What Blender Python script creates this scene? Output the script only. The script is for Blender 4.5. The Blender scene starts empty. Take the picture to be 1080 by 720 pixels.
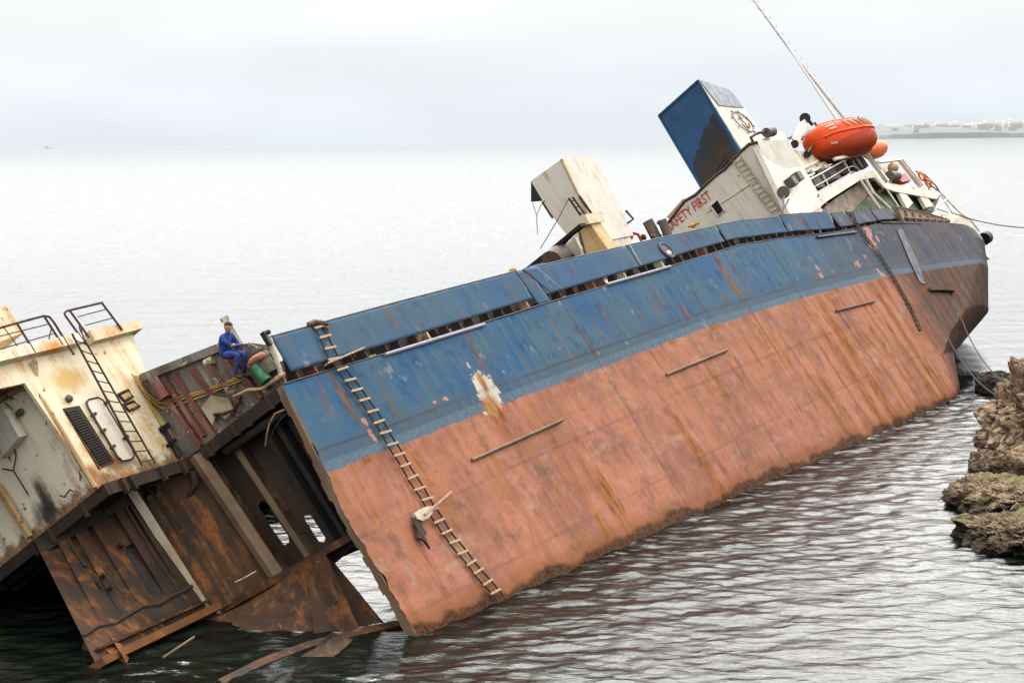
import bpy, bmesh, math, random
import numpy as np
from mathutils import Matrix, Vector, noise as mnoise

random.seed(7)
rng = np.random.default_rng(11)
scene = bpy.context.scene
COL = scene.collection

# ------------------------------------------------------------------ survey of the place
# world: x right, y away from the shore, z up, sea level 0. The camera stands on the cliff, 12.55 m up.
FOC, CAM_H = 2000.0, 12.55                     # focal length in pixels of a 1080 wide frame
nrm = lambda v: np.array(v, float) / np.linalg.norm(v)
_th = math.atan((360 - 148.5) / FOC); _ro = math.radians(0.7)
FW = np.array([0, math.cos(_th), -math.sin(_th)])
_up = np.cross([1., 0, 0], FW)
RT = math.cos(_ro) * np.array([1., 0, 0]) - math.sin(_ro) * _up
UP = np.cross(RT, FW)
CAM = np.array([0, 0, CAM_H])


def ray(x, y):
    return FW + RT * (x - 540) / FOC + UP * (360 - y) / FOC


# the ship's own axes: L towards the stern, U up the mast, P out through the port side
SL = nrm(ray(1600, 60))
_b = FOC ** 2 / (1060 * .62 - 300)
SU = nrm(FW - RT * (.62 * _b) / FOC + UP * _b / FOC)
SU = nrm(SU - SL * SU.dot(SL))
SP = np.cross(SL, SU)
SO = CAM + ray(298, 405) * 50                  # deck edge at the break
SHIP = Matrix(((SL[0], -SP[0], SU[0], SO[0]), (SL[1], -SP[1], SU[1], SO[1]), (SL[2], -SP[2], SU[2], SO[2]), (0, 0, 0, 1)))
WORLD = Matrix.Identity(4)
_ax = (SL, -SP, SU)


def loc_of(X):
    d = X - SO
    return np.array([d.dot(a) for a in _ax])


def wld_of(v):
    return SO + _ax[0] * v[0] + _ax[1] * v[1] + _ax[2] * v[2]


def _pl(x, y, ax, off):
    r = ray(x, y)
    return loc_of(CAM + r * ((off + (SO - CAM).dot(ax)) / r.dot(ax)))


def S(x, y, p=0.): return _pl(x, y, SP, p)         # point on the fore-and-aft plane p metres outboard of the port side
def T(x, y, l=0.): return _pl(x, y, SL, l)         # point on the transverse plane l metres aft of the break
def D(x, y, u=0.): return _pl(x, y, SU, u)         # point on the plane u metres above the deck edge
def Ww(x, y, z=0.):
    r = ray(x, y); return CAM + r * ((z - CAM_H) / r[2])
def W(x, y, z=0.): return loc_of(Ww(x, y, z))
def Wd(x, y, d): return CAM + ray(x, y) * d        # world point d metres out


# ------------------------------------------------------------------ numpy noise
_perm = rng.random((257, 257)); _perm[256] = _perm[0]; _perm[:, 256] = _perm[:, 0]


def vnoise(x, y):
    xi = np.floor(x).astype(int); yi = np.floor(y).astype(int)
    fx = x - xi; fy = y - yi
    fx = fx * fx * (3 - 2 * fx); fy = fy * fy * (3 - 2 * fy)
    xi &= 255; yi &= 255
    a = _perm[xi, yi]; b = _perm[xi + 1, yi]; c = _perm[xi, yi + 1]; d = _perm[xi + 1, yi + 1]
    return (a * (1 - fx) + b * fx) * (1 - fy) + (c * (1 - fx) + d * fx) * fy


def fbm(x, y, o=4):
    s = 0; a = .5; t = 0
    for k in range(o):
        s = s + a * vnoise(x + 17.3 * k, y + 9.1 * k); t += a; a *= .5; x = x * 2.03; y = y * 2.03
    return s / t


def sstep(a, b, x):
    t = np.clip((x - a) / (b - a), 0, 1); return t * t * (3 - 2 * t)


# ------------------------------------------------------------------ mesh builder
class MB:
    def __init__(s): s.v = []; s.f = []

    def add(s, vs, fs):
        o = len(s.v); s.v += [tuple(map(float, q)) for q in vs]; s.f += [tuple(o + i for i in f) for f in fs]; return s

    def prism(s, poly, vec):
        n = len(poly); vec = np.array(vec)
        a = [np.array(q) for q in poly]; b = [q + vec for q in a]
        return s.add(a + b, [tuple(range(n)), tuple(range(2 * n - 1, n - 1, -1))] + [(i, i + n, (i + 1) % n + n, (i + 1) % n) for i in range(n)])

    def box(s, c, e1, e2, e3):
        c, e1, e2, e3 = map(np.array, (c, e1, e2, e3))
        return s.prism([c - e1 - e2 - e3, c + e1 - e2 - e3, c + e1 + e2 - e3, c - e1 + e2 - e3], 2 * e3)

    def abox(s, lo, hi):
        lo = np.array(lo, float); hi = np.array(hi, float); h = (hi - lo) / 2
        return s.box((lo + hi) / 2, (h[0], 0, 0), (0, h[1], 0), (0, 0, h[2]))

    def beam(s, p0, p1, w, h, side=(0, 0, 1)):
        p0 = np.array(p0, float); p1 = np.array(p1, float); d = nrm(p1 - p0)
        a = nrm(np.cross(d, side)); b = np.cross(a, d)
        return s.box((p0 + p1) / 2, (p1 - p0) / 2, a * w / 2, b * h / 2)

    def tube(s, pts, r, n=6, cap=True):
        pts = [np.array(q, float) for q in pts]; m = len(pts)
        rs = r if isinstance(r, (list, tuple)) else [r] * m
        vs = []; ref = None
        for i in range(m):
            d = pts[min(i + 1, m - 1)] - pts[max(i - 1, 0)]
            d = d / (np.linalg.norm(d) + 1e-9)
            if ref is None: ref = np.array([0, 0, 1.]) if abs(d[2]) < .9 else np.array([1., 0, 0])
            a = nrm(np.cross(d, ref)); b = np.cross(a, d); ref = b
            for k in range(n):
                t = 2 * math.pi * k / n; vs.append(pts[i] + rs[i] * (math.cos(t) * a + math.sin(t) * b))
        fs = [(i * n + k, i * n + (k + 1) % n, (i + 1) * n + (k + 1) % n, (i + 1) * n + k) for i in range(m - 1) for k in range(n)]
        if cap: fs += [tuple(range(n - 1, -1, -1)), tuple((m - 1) * n + k for k in range(n))]
        return s.add(vs, fs)

    def grid(s, fn, nu, nv, keep=None):
        vs = [fn(i / nu, j / nv) for i in range(nu + 1) for j in range(nv + 1)]
        fs = [(i * (nv + 1) + j, (i + 1) * (nv + 1) + j, (i + 1) * (nv + 1) + j + 1, i * (nv + 1) + j + 1)
              for i in range(nu) for j in range(nv) if keep is None or keep((i + .5) / nu, (j + .5) / nv)]
        return s.add(vs, fs)

    def loft(s, rings, close=True, caps=True):
        n = len(rings[0]); vs = [q for r in rings for q in r]
        fs = [(i * n + k, i * n + (k + 1) % n, (i + 1) * n + (k + 1) % n, (i + 1) * n + k) for i in range(len(rings) - 1) for k in range(n if close else n - 1)]
        if caps: fs += [tuple(range(n - 1, -1, -1)), tuple((len(rings) - 1) * n + k for k in range(n))]
        return s.add(vs, fs)

    def ball(s, c, r, n=10):
        c = np.array(c, float); r = np.array(r if hasattr(r, '__len__') else [r] * 3, float)
        rings = []
        for i in range(n + 1):
            t = math.pi * (i + .02) / (n + .04)
            rings.append([c + r * (math.sin(t) * math.cos(2 * math.pi * k / (n + 2)), math.sin(t) * math.sin(2 * math.pi * k / (n + 2)), math.cos(t)) for k in range(n + 2)])
        return s.loft(rings)


BASE = {}; FRAME = {}


def thing(name, label, cat, frame, base, group=None, kind=None):
    o = bpy.data.objects.new(name, None); COL.objects.link(o)
    base = np.array(base, float)
    o.matrix_world = frame @ Matrix.Translation(Vector(base)); o.empty_display_size = .2
    o['label'] = label; o['category'] = cat
    if group: o['group'] = group
    if kind: o['kind'] = kind
    BASE[o.name] = base; return o


def link(name, mb, mat, parent, base, smooth):
    me = bpy.data.meshes.new(name)
    me.from_pydata([tuple(np.array(q) - base) for q in mb.v], [], mb.f); me.update()
    for m in (mat if isinstance(mat, (list, tuple)) else [mat]): me.materials.append(m)
    if smooth:
        me.polygons.foreach_set('use_smooth', [True] * len(me.polygons))
        if smooth != 'all':
            try: me.set_sharp_from_angle(angle=math.radians(40))
            except Exception: pass
    o = bpy.data.objects.new(name, me); COL.objects.link(o)
    if parent: o.parent = parent
    return o


def part(name, mb, mat, parent, smooth=False, label=None):
    b = BASE[parent.name]; o = link(name, mb, mat, parent, b, smooth); BASE[o.name] = b
    if label: o['label'] = label
    return o


def solo(name, mb, mat, label, cat, frame, base, group=None, kind=None, smooth=False):
    base = np.array(base, float); o = link(name, mb, mat, None, base, smooth)
    o.matrix_world = frame @ Matrix.Translation(Vector(base)); BASE[o.name] = base
    if label: o['label'] = label
    if cat: o['category'] = cat
    if group: o['group'] = group
    if kind: o['kind'] = kind
    return o


def fix_normals(o):
    bm = bmesh.new(); bm.from_mesh(o.data); bmesh.ops.recalc_face_normals(bm, faces=bm.faces); bm.to_mesh(o.data); bm.free()


# ------------------------------------------------------------------ materials
class NT:
    def __init__(s, name):
        s.m = bpy.data.materials.new(name); s.m.use_nodes = True; s.t = s.m.node_tree
        s.b = s.t.nodes['Principled BSDF']; s.o = s.t.nodes['Material Output']
        s.tc = s.n('ShaderNodeTexCoord')

    def n(s, typ, **kw):
        x = s.t.nodes.new(typ)
        for k, v in kw.items(): setattr(x, k, v)
        return x

    def l(s, a, b): s.t.links.new(a, b)

    def val(s, sock, v):
        if isinstance(v, bpy.types.NodeSocket): s.l(v, sock)
        else: sock.default_value = v

    def noise(s, scale, detail=4, vec=None, mul=(1, 1, 1), rough=.55, dist=0.):
        mp = s.n('ShaderNodeMapping'); mp.inputs['Scale'].default_value = mul
        s.l(vec or s.tc.outputs['Object'], mp.inputs[0])
        x = s.n('ShaderNodeTexNoise'); s.l(mp.outputs[0], x.inputs['Vector'])
        x.inputs['Scale'].default_value = scale; x.inputs['Detail'].default_value = detail
        x.inputs['Roughness'].default_value = rough; x.inputs['Distortion'].default_value = dist
        return x.outputs['Fac']

    def math(s, op, a, b=0., c=None, clamp=False):
        x = s.n('ShaderNodeMath', operation=op, use_clamp=clamp); s.val(x.inputs[0], a); s.val(x.inputs[1], b)
        if c is not None: s.val(x.inputs[2], c)
        return x.outputs[0]

    def step(s, v, a, b, lo=0., hi=1.):
        x = s.n('ShaderNodeMapRange', interpolation_type='SMOOTHSTEP'); s.val(x.inputs[0], v)
        s.val(x.inputs[1], a); s.val(x.inputs[2], b); s.val(x.inputs[3], lo); s.val(x.inputs[4], hi)
        return x.outputs[0]

    def mix(s, f, a, b, mode='MIX'):
        x = s.n('ShaderNodeMix', data_type='RGBA', blend_type=mode); s.val(x.inputs[0], f)
        for k, c in ((6, a), (7, b)):
            if isinstance(c, bpy.types.NodeSocket): s.l(c, x.inputs[k])
            else: x.inputs[k].default_value = (*c[:3], 1)
        return x.outputs[2]

    def attr(s, name):
        x = s.n('ShaderNodeAttribute', attribute_name=name); return x

    def bump(s, h, strength=.3, dist=.02, prev=None):
        x = s.n('ShaderNodeBump'); s.l(h, x.inputs['Height']); x.inputs['Strength'].default_value = strength; x.inputs['Distance'].default_value = dist
        if prev is not None: s.l(prev, x.inputs['Normal'])
        return x.outputs[0]

    def done(s, color, rough=.6, metal=0., normal=None, spec=.4):
        s.val(s.b.inputs['Base Color'], color if isinstance(color, bpy.types.NodeSocket) else (*color[:3], 1))
        s.val(s.b.inputs['Roughness'], rough); s.val(s.b.inputs['Metallic'], metal)
        s.b.inputs['Specular IOR Level'].default_value = spec
        if normal is not None: s.l(normal, s.b.inputs['Normal'])
        return s.m


ORANGE = (.36, .13, .025); BROWN = (.11, .045, .02); DARKR = (.035, .018, .012)


def painted(name, base, base2=None, streaks=.4, patches=.35, rust=ORANGE, dark=BROWN, sc=1., rough=.55, streak_dir=2, foot=0., spots=()):
    """weathered paint: slow tone change, rust runs down the ship's own vertical, chipped rusty patches"""
    t = NT(name); base2 = base2 or tuple(c * .82 for c in base)
    c = t.mix(t.step(t.noise(.7 * sc, 4), .35, .68), base, base2)
    mul = [1, 1, 1]; mul[streak_dir] = .09
    s1 = t.noise(3.2 * sc, 6, mul=mul, rough=.62); s2 = t.noise(1.1 * sc, 4, rough=.6)
    run = t.math('MULTIPLY', t.step(s1, .58 - .14 * streaks, .72 - .12 * streaks), t.step(s2, .38, .60))
    c = t.mix(t.math('MULTIPLY', run, .85), c, t.mix(t.step(t.noise(9 * sc, 2), .35, .65), rust, tuple(min(1, .5 * a + .5 * b) for a, b in zip(rust, base))))
    p = t.noise(2.6 * sc, 9, rough=.7)
    c = t.mix(t.step(p, .69 - .15 * patches, .73 - .15 * patches), c, t.mix(t.step(t.noise(14 * sc, 3), .4, .6), dark, rust))
    if foot:
        sz = t.n('ShaderNodeSeparateXYZ'); t.l(t.tc.outputs['Object'], sz.inputs[0])
        fz = t.math('ADD', sz.outputs[2], t.math('MULTIPLY', t.math('SUBTRACT', p, .5), -1.6))
        c = t.mix(t.step(fz, foot, foot * .2, 0, .9), c, t.mix(t.step(s1, .4, .6), (.30, .12, .025), (.10, .045, .02)))
    for cen, rad, col in spots:
        sub = t.n('ShaderNodeVectorMath', operation='SUBTRACT'); t.l(t.tc.outputs['Object'], sub.inputs[0]); sub.inputs[1].default_value = cen
        dv_ = t.n('ShaderNodeVectorMath', operation='DIVIDE'); t.l(sub.outputs[0], dv_.inputs[0]); dv_.inputs[1].default_value = rad
        ln_ = t.n('ShaderNodeVectorMath', operation='LENGTH'); t.l(dv_.outputs[0], ln_.inputs[0])
        e = t.math('ADD', ln_.outputs['Value'], t.math('MULTIPLY', t.math('SUBTRACT', t.noise(1.6, 7, mul=mul if col[0] > .1 else (1, 1, .5), rough=.66), .5), 2.4 if col[0] > .1 else 1.6))
        c = t.mix(t.step(e, 1.05, .35, 0, .95), c, col)
    g = t.noise(24 * sc, 3)
    c = t.mix(t.step(g, .45, .8, 0, .25), c, tuple(.45 * x for x in base))
    bmp = t.bump(p, .25, .01, t.bump(t.noise(1.3, 2), .25, .05))
    return t.done(c, t.step(p, .4, .7, rough, .85), 0., bmp)


def plain(name, col, var=.25, rough=.6, metal=0., sc=6., mul=(1, 1, 1), bump=.2):
    t = NT(name); n = t.noise(sc, 5, mul=mul, rough=.65)
    c = t.mix(t.step(n, .3, .7), tuple(x * (1 - var) for x in col), tuple(min(1, x * (1 + var)) for x in col))
    return t.done(c, rough, metal, t.bump(n, bump, .01))


M = {}
M['cream'] = painted('cream_paint', (.66, .56, .39), (.58, .48, .33), 1.1, .55, rust=(.50, .24, .045), foot=.6)
M['white'] = painted('white_paint', (.70, .66, .58), (.62, .58, .50), .55, .3, rust=(.5, .3, .13))
M['pale'] = plain('pale_mast_paint', (.84, .83, .80), .06, .5)
M['rail_white'] = painted('rail_paint', (.72, .67, .57), (.58, .51, .41), .5, .4)
M['grey_panel'] = painted('grey_panel_paint', (.68, .63, .54), (.56, .52, .44), .7, .6, foot=.4)
M['rust'] = painted('rusted_plate', (.058, .026, .011), (.022, .013, .008), .8, .55, rust=(.24, .085, .015), dark=(.012, .008, .006), rough=.8)
M['dark_rust'] = painted('dark_rusted_frame', (.050, .030, .020), (.026, .018, .014), .5, .4, rust=(.12, .05, .016), dark=(.012, .009, .007), rough=.8)
M['soot_shade'] = painted('soot_shade_plate', (.030, .024, .021), (.016, .014, .013), .25, .3, rust=(.05, .028, .016), dark=(.01, .009, .008), rough=.85)  # near-black plate; in the hold its colour also stands in for shade
M['tan_frame'] = painted('tan_frame', (.20, .135, .085), (.12, .078, .048), .6, .4, rust=(.2, .1, .04), dark=(.05, .033, .025), rough=.75)
M['red_frame'] = painted('red_oxide_frame', (.24, .085, .055), (.12, .05, .038), .6, .75, rust=(.45, .33, .27), dark=(.07, .03, .025), rough=.7)
M['grey_wall'] = painted('peeling_grey', (.27, .235, .20), (.10, .085, .075), .6, 1.0, rust=(.50, .46, .42), dark=(.10, .045, .03), rough=.75)
M['black'] = plain('black_iron', (.018, .017, .017), .4, .55)
M['dark_rail'] = plain('rusty_rail', (.06, .032, .024), .5, .7)
M['rope'] = plain('hemp_rope', (.17, .115, .07), .35, .9, sc=40)
M['dark_rope'] = plain('dark_rope', (.045, .04, .036), .35, .9, sc=30)
M['wood'] = plain('rung_wood', (.42, .29, .17), .35, .75, sc=18)
M['board'] = plain('weathered_board', (.36, .29, .22), .35, .8, sc=8, mul=(1, 1, .2))
M['canvas'] = painted('dirty_canvas', (.55, .49, .38), (.38, .28, .17), .5, .5, rust=(.3, .15, .05))
M['yellow'] = painted('yellow_pipe', (.50, .30, .05), (.36, .2, .04), .4, .4)
M['ledge'] = painted('orange_rusted_ledge', (.20, .075, .022), (.12, .05, .02), .6, .5, rust=(.34, .14, .03), dark=(.05, .025, .015), rough=.8)
M['grey_blue'] = painted('worn_grey_blue', (.085, .095, .125), (.06, .065, .085), .6, .5, rust=(.2, .09, .05), dark=(.06, .035, .025))
M['rim'] = painted('rusty_rim', (.50, .36, .18), (.36, .22, .10), .8, .9, rust=(.34, .14, .03))
M['amber'] = painted('amber_column', (.56, .40, .19), (.45, .30, .13), .7, .4, rust=(.4, .18, .04))
M['green'] = plain('green_drum', (.03, .16, .06), .35, .5)
M['olive'] = plain('olive_drum', (.09, .085, .05), .35, .6)
M['pinksack'] = plain('pink_sack', (.40, .16, .12), .3, .85)
M['deep_green'] = painted('deep_green_paint', (.035, .075, .025), (.02, .045, .018), .3, .3, rust=(.05, .05, .02))
M['brown_under'] = painted('brown_underside', (.22, .155, .10), (.12, .085, .06), .4, .4, rust=(.2, .11, .05))
M['funnel_blue'] = painted('funnel_blue', (.028, .10, .23), (.02, .075, .18), .15, .1, rust=(.06, .1, .15), dark=(.02, .05, .09), rough=.35)
M['funnel_dark'] = painted('dark_funnel_blue', (.022, .045, .075), (.03, .035, .04), .5, .4, rust=(.05, .04, .035), dark=(.02, .02, .022), rough=.6)
M['funnel_grey'] = painted('funnel_cap_grey', (.26, .28, .34), (.22, .235, .28), .2, .1)
M['funnel_brown'] = painted('brown_funnel_panel', (.055, .042, .032), (.035, .03, .026), .4, .4, rust=(.09, .055, .03), dark=(.02, .018, .016))
M['red_paint'] = plain('red_letters', (.50, .04, .035), .2, .6)
M['dark_paint'] = plain('dark_emblem', (.20, .18, .20), .2, .6)
M['orange'] = None
M['glass'] = plain('dark_glass', (.012, .013, .016), .2, .15, bump=.02)
M['blue_cloth'] = plain('blue_tarpaulin', (.03, .05, .22), .3, .7)
M['pipe_grey'] = painted('grey_vent_pipe', (.13, .12, .105), (.08, .073, .066), .5, .5)
M['red_box'] = plain('red_box_paint', (.42, .03, .03), .2, .5)
M['buoy_orange'] = plain('buoy_orange', (.75, .18, .05), .15, .6)
M['tan_bulwark'] = painted('rusty_tan_bulwark', (.24, .16, .10), (.12, .08, .055), .8, .5, rust=(.34, .14, .03))


def orange_mat():
    t = NT('lifeboat_orange'); n = t.noise(1.5, 4)
    c = t.mix(n, (.78, .085, .012), (.62, .06, .012))
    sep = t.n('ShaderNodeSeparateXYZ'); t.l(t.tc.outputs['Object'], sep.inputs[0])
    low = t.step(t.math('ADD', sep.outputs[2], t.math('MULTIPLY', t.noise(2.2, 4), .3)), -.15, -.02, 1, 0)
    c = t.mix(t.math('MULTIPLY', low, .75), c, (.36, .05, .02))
    c = t.mix(t.step(t.noise(3., 4, mul=(1, 1, .15)), .62, .8, 0, .3), c, (.25, .06, .03))
    return t.done(c, t.step(t.noise(4, 4), .3, .7, .45, .7), 0, t.bump(n, .1, .02), spec=.25)


M['orange'] = orange_mat()


def hull_mat(name, bulwark=False):
    """blue topsides over salmon boot paint; the stains come with the plating as a painted mask"""
    t = NT(name)
    st = t.attr('stain'); sp = t.n('ShaderNodeSeparateColor'); t.l(st.outputs['Color'], sp.inputs[0])
    R, G, B = sp.outputs[0], sp.outputs[1], sp.outputs[2]
    hb = t.attr('above_line').outputs['Fac']; aft = t.attr('aft').outputs['Fac']
    big = t.noise(.35, 4); mid = t.noise(1.7, 6, rough=.62); fine = t.noise(9., 5, rough=.65)
    run = t.noise(2.4, 6, mul=(1, 1, .10), rough=.62); runf = t.noise(7., 5, mul=(1, 1, .08))
    # blue
    blue = t.mix(t.step(big, .38, .62), (.026, .086, .185), (.050, .106, .160))
    blue = t.mix(t.step(runf, .50, .70, 0, .25), blue, (.09, .13, .18))
    blue = t.mix(t.step(run, .52, .66, 0, .55), blue, (.070, .085, .085))
    blue = t.mix(t.step(t.noise(1.3, 6, mul=(1, 1, .13), rough=.66), .54, .66, 0, .5), blue, (.105, .085, .048))
    blue = t.mix(t.step(mid, .52, .68, 0, .6), blue, (.014, .046, .10))
    blue = t.mix(t.step(t.noise(.8, 6, mul=(1, 1, .4), rough=.7), .52, .66, 0, .4), blue, (.065, .11, .14))
    blue = t.mix(t.math('MULTIPLY', aft, .8), blue, t.mix(t.step(t.noise(1.4, 7, mul=(1, 1, .2), rough=.66), .42, .58), (.036, .042, .062), (.10, .062, .046)))
    low = t.math('MULTIPLY', t.step(hb, .95, .6), .55)
    blue = t.mix(low, blue, t.mix(mid, (.035, .058, .08), (.09, .12, .145)))
    strip = t.math('MULTIPLY', t.step(hb, .34, .26), t.step(fine, .38, .6, .2, .75))
    blue = t.mix(strip, blue, (.115, .16, .205))
    # salmon
    red = t.mix(t.step(big, .40, .60), (.375, .152, .096), (.26, .108, .074))
    red = t.mix(t.step(mid, .46, .66, 0, .45), red, (.41, .195, .14))
    red = t.mix(t.step(run, .50, .66, 0, .5), red, (.20, .09, .058))
    red = t.mix(t.step(t.noise(1.5, 6, mul=(1, 1, .09), rough=.64), .52, .64, 0, .5), red, (.32, .13, .036))
    red = t.mix(t.step(runf, .54, .72, 0, .22), red, (.32, .20, .14))
    blot = t.noise(.9, 8, rough=.72)
    red = t.mix(t.step(blot, .52, .64, 0, .6), red, (.12, .068, .052))
    red = t.mix(t.step(t.noise(.5, 7, mul=(.6, 1, 1), rough=.7), .52, .66, 0, .45), red, (.27, .12, .055))
    red = t.mix(t.step(t.noise(4., 6, mul=(1, 1, .7), rough=.72), .52, .66, 0, .4), red, (.15, .075, .052))
    scuff = t.noise(.7, 8, mul=(.3, 1, 1.1), rough=.74)
    red = t.mix(t.step(scuff, .53, .68, 0, .45), red, (.43, .29, .21))
    red = t.mix(t.math('MULTIPLY', t.step(aft, .6, .97), .9), red, t.mix(t.step(t.noise(1.5, 7, mul=(1, 1, .16), rough=.68), .42, .58), (.095, .042, .022), (.026, .022, .022)))
    edge = t.math('ADD', hb, t.math('MULTIPLY', t.math('SUBTRACT', mid, .5), .22))
    edge = t.math('ADD', edge, t.math('MULTIPLY', t.math('SUBTRACT', fine, .5), .16))
    c = t.mix(.3, blue, (.085, .125, .175)) if bulwark else t.mix(t.step(edge, -.03, .03), red, blue)
    # scuffed light grazes and pits
    graze = t.noise(2.2, 7, mul=(.5, 1, .35), rough=.72)
    c = t.mix(t.step(graze, .61, .65, 0, .45), c, (.28, .27, .26))
    c = t.mix(t.step(t.noise(6., 6, rough=.7), .64, .68, 0, .7), c, (.075, .038, .026))
    # chips down to primer (B), bare pale plate (G), rust (R)
    chip = t.step(t.math('ADD', B, t.math('MULTIPLY', t.math('SUBTRACT', t.noise(4., 7, rough=.7), .5), 1.3)), .5, .56)
    c = t.mix(t.math('MULTIPLY', chip, t.step(B, .02, .1)), c, t.mix(fine, (.42, .17, .12), (.36, .23, .19)))
    pale = t.step(t.math('ADD', G, t.math('MULTIPLY', t.math('SUBTRACT', t.noise(5., 7, rough=.72), .5), 1.6)), .5, .58)
    c = t.mix(t.math('MULTIPLY', pale, t.step(G, .02, .12)), c, t.mix(fine, (.62, .57, .48), (.42, .36, .28)))
    rn = t.math('ADD', R, t.math('MULTIPLY', t.math('SUBTRACT', t.noise(4.5, 8, mul=(1, 1, .2), rough=.72), .5), 1.5))
    rn = t.math('ADD', rn, t.math('MULTIPLY', t.math('SUBTRACT', mid, .5), .5))
    rm = t.math('MULTIPLY', t.step(rn, .18, .95), t.step(R, .02, .25))
    c = t.mix(t.math('MULTIPLY', rm, .85), c, t.mix(t.step(t.noise(5, 5, mul=(1, 1, .3)), .35, .65), (.34, .125, .018), (.12, .048, .016)))
    # weld seams
    sm = t.attr('seam').outputs['Fac']
    c = t.mix(t.math('MULTIPLY', sm, t.step(mid, .3, .6, .35, .8)), c, (.035, .034, .036))
    # wet weed and rust line just above the sea
    geo = t.n('ShaderNodeNewGeometry'); sx = t.n('ShaderNodeSeparateXYZ'); t.l(geo.outputs['Position'], sx.inputs[0])
    wz = t.math('ADD', sx.outputs[2], t.math('MULTIPLY', t.math('SUBTRACT', t.noise(.55, 5), .5), -.9))
    wz = t.math('ADD', wz, t.math('MULTIPLY', t.math('SUBTRACT', mid, .5), -.25))
    if not bulwark:
        c = t.mix(t.step(wz, .75, .3, 0, .6), c, (.20, .07, .02))
        c = t.mix(t.step(wz, .34, .14, 0, .97), c, t.mix(t.step(fine, .4, .6), (.025, .014, .008), (.10, .038, .012)))
    b = t.bump(mid, .15, .02, t.bump(big, .3, .12))
    b = t.bump(sm, .25, -.012, b)
    return t.done(c, t.step(rn, .2, .7, .62, .88), 0, b, spec=.05)


M['hull'] = hull_mat('hull_paint'); M['bulwark'] = hull_mat('bulwark_paint', True)


def rock_mat(name, moss):
    t = NT(name)
    n1 = t.noise(.8, 8, rough=.65); n2 = t.noise(3.5, 8, rough=.7); n3 = t.noise(14, 5, rough=.7)
    c = t.mix(t.step(n1, .35, .65), (.25, .165, .10), (.42, .31, .21))
    c = t.mix(t.step(n2, .47, .60, 0, .75), c, (.09, .056, .036))
    c = t.mix(t.step(n3, .55, .75, 0, .6), c, (.50, .42, .31))
    vor = t.n('ShaderNodeTexVoronoi', feature='DISTANCE_TO_EDGE'); vor.inputs['Scale'].default_value = 1.3
    mp = t.n('ShaderNodeMapping'); mp.inputs['Scale'].default_value = (1, 1, .7); t.l(t.tc.outputs['Object'], mp.inputs[0])
    wa = t.n('ShaderNodeVectorMath', operation='ADD'); t.l(mp.outputs[0], wa.inputs[0])
    nn = t.n('ShaderNodeTexNoise'); nn.inputs['Scale'].default_value = 2; t.l(t.tc.outputs['Object'], nn.inputs['Vector']); t.l(nn.outputs['Color'], wa.inputs[1])
    t.l(wa.outputs[0], vor.inputs['Vector'])
    c = t.mix(t.step(vor.outputs['Distance'], .05, .0, 0, .7), c, (.035, .022, .016))
    geo = t.n('ShaderNodeNewGeometry'); sx = t.n('ShaderNodeSeparateXYZ'); t.l(geo.outputs['Position'], sx.inputs[0])
    sn = t.n('ShaderNodeSeparateXYZ'); t.l(geo.outputs['Normal'], sn.inputs[0])
    if moss:
        mm = t.math('MULTIPLY', t.step(sn.outputs[2], .55, .85), t.step(n1, .42, .56))
        c = t.mix(t.math('MULTIPLY', mm, .85), c, t.mix(n3, (.075, .085, .018), (.16, .14, .04)))
    wz = t.math('ADD', sx.outputs[2], t.math('MULTIPLY', n2, -.5))
    c = t.mix(t.step(wz, .45 if moss else .9, .05, 0, .9), c, (.022, .015, .010))
    h = t.math('ADD', t.math('MULTIPLY', n2, .6), t.math('MULTIPLY', n3, .25))
    b = t.bump(h, .9, .16, t.bump(t.step(vor.outputs['Distance'], 0, .08), .5, .08))
    return t.done(c, .85, 0, b, spec=.3)


M['rock'] = rock_mat('shore_rock', False); M['mossrock'] = rock_mat('weedy_rock', True)


def sea_mat():
    t = NT('sea_water')
    pos = t.n('ShaderNodeNewGeometry').outputs['Position']
    n0 = t.noise(.02, 3, pos)
    sx = t.n('ShaderNodeSeparateXYZ'); t.l(pos, sx.inputs[0])
    n1 = t.noise(.045, 3, pos)
    op = t.step(t.math('ADD', sx.outputs[1], t.math('MULTIPLY', t.math('SUBTRACT', n1, .5), 60)), 70, 260)   # open water beyond the lee of the wreck
    c = t.mix(n0, (.010, .020, .016), (.022, .028, .020))
    a = t.noise(1.25, 5, pos, mul=(1.2, 2.6, 1), rough=.6, dist=.5)
    b_ = t.noise(.12, 4, pos, mul=(1., 2.4, 1), rough=.6)
    d = t.noise(4.2, 4, pos, mul=(1., 1.7, 1), rough=.6)
    def bp(h, s0, s1, dist, prev=None):
        o = t.bump(h, .2, dist, prev); t.l(t.math('MULTIPLY_ADD', op, s1 - s0, s0), o.node.inputs['Strength']); return o
    nb = bp(b_, .08, .16, 1.0)
    nb = bp(a, .20, .52, .16, nb)
    nb = bp(d, .24, .42, .045, nb)
    sp1 = t.step(t.noise(1.6, 2, pos, mul=(1, .3, 1), rough=.7), .54, .64); sp2 = t.step(t.noise(.7, 2, pos, mul=(1, .07, 1), rough=.75), .55, .65)
    rgh = t.math('MULTIPLY_ADD', op, .015, .06); rgh = t.math('MULTIPLY_ADD', t.math('MULTIPLY', op, t.math('MAXIMUM', sp1, sp2)), .17, rgh)
    m = t.done(c, rgh, 0, nb, spec=.5); t.b.inputs['IOR'].default_value = 1.333
    return m


M['sea'] = sea_mat()

# ------------------------------------------------------------------ world, light, camera
GLOW = 2.1
SUN_AZ, SUN_EL = math.radians(-14), math.radians(46)      # azimuth from +y towards +x
w = bpy.data.worlds.new('World'); scene.world = w; w.use_nodes = True
nt = w.node_tree; bg = nt.nodes['Background']; bg.inputs['Strength'].default_value = .1


def wn(typ, **kw):
    x = nt.nodes.new(typ)
    for k, v in kw.items(): setattr(x, k, v)
    return x


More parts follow.
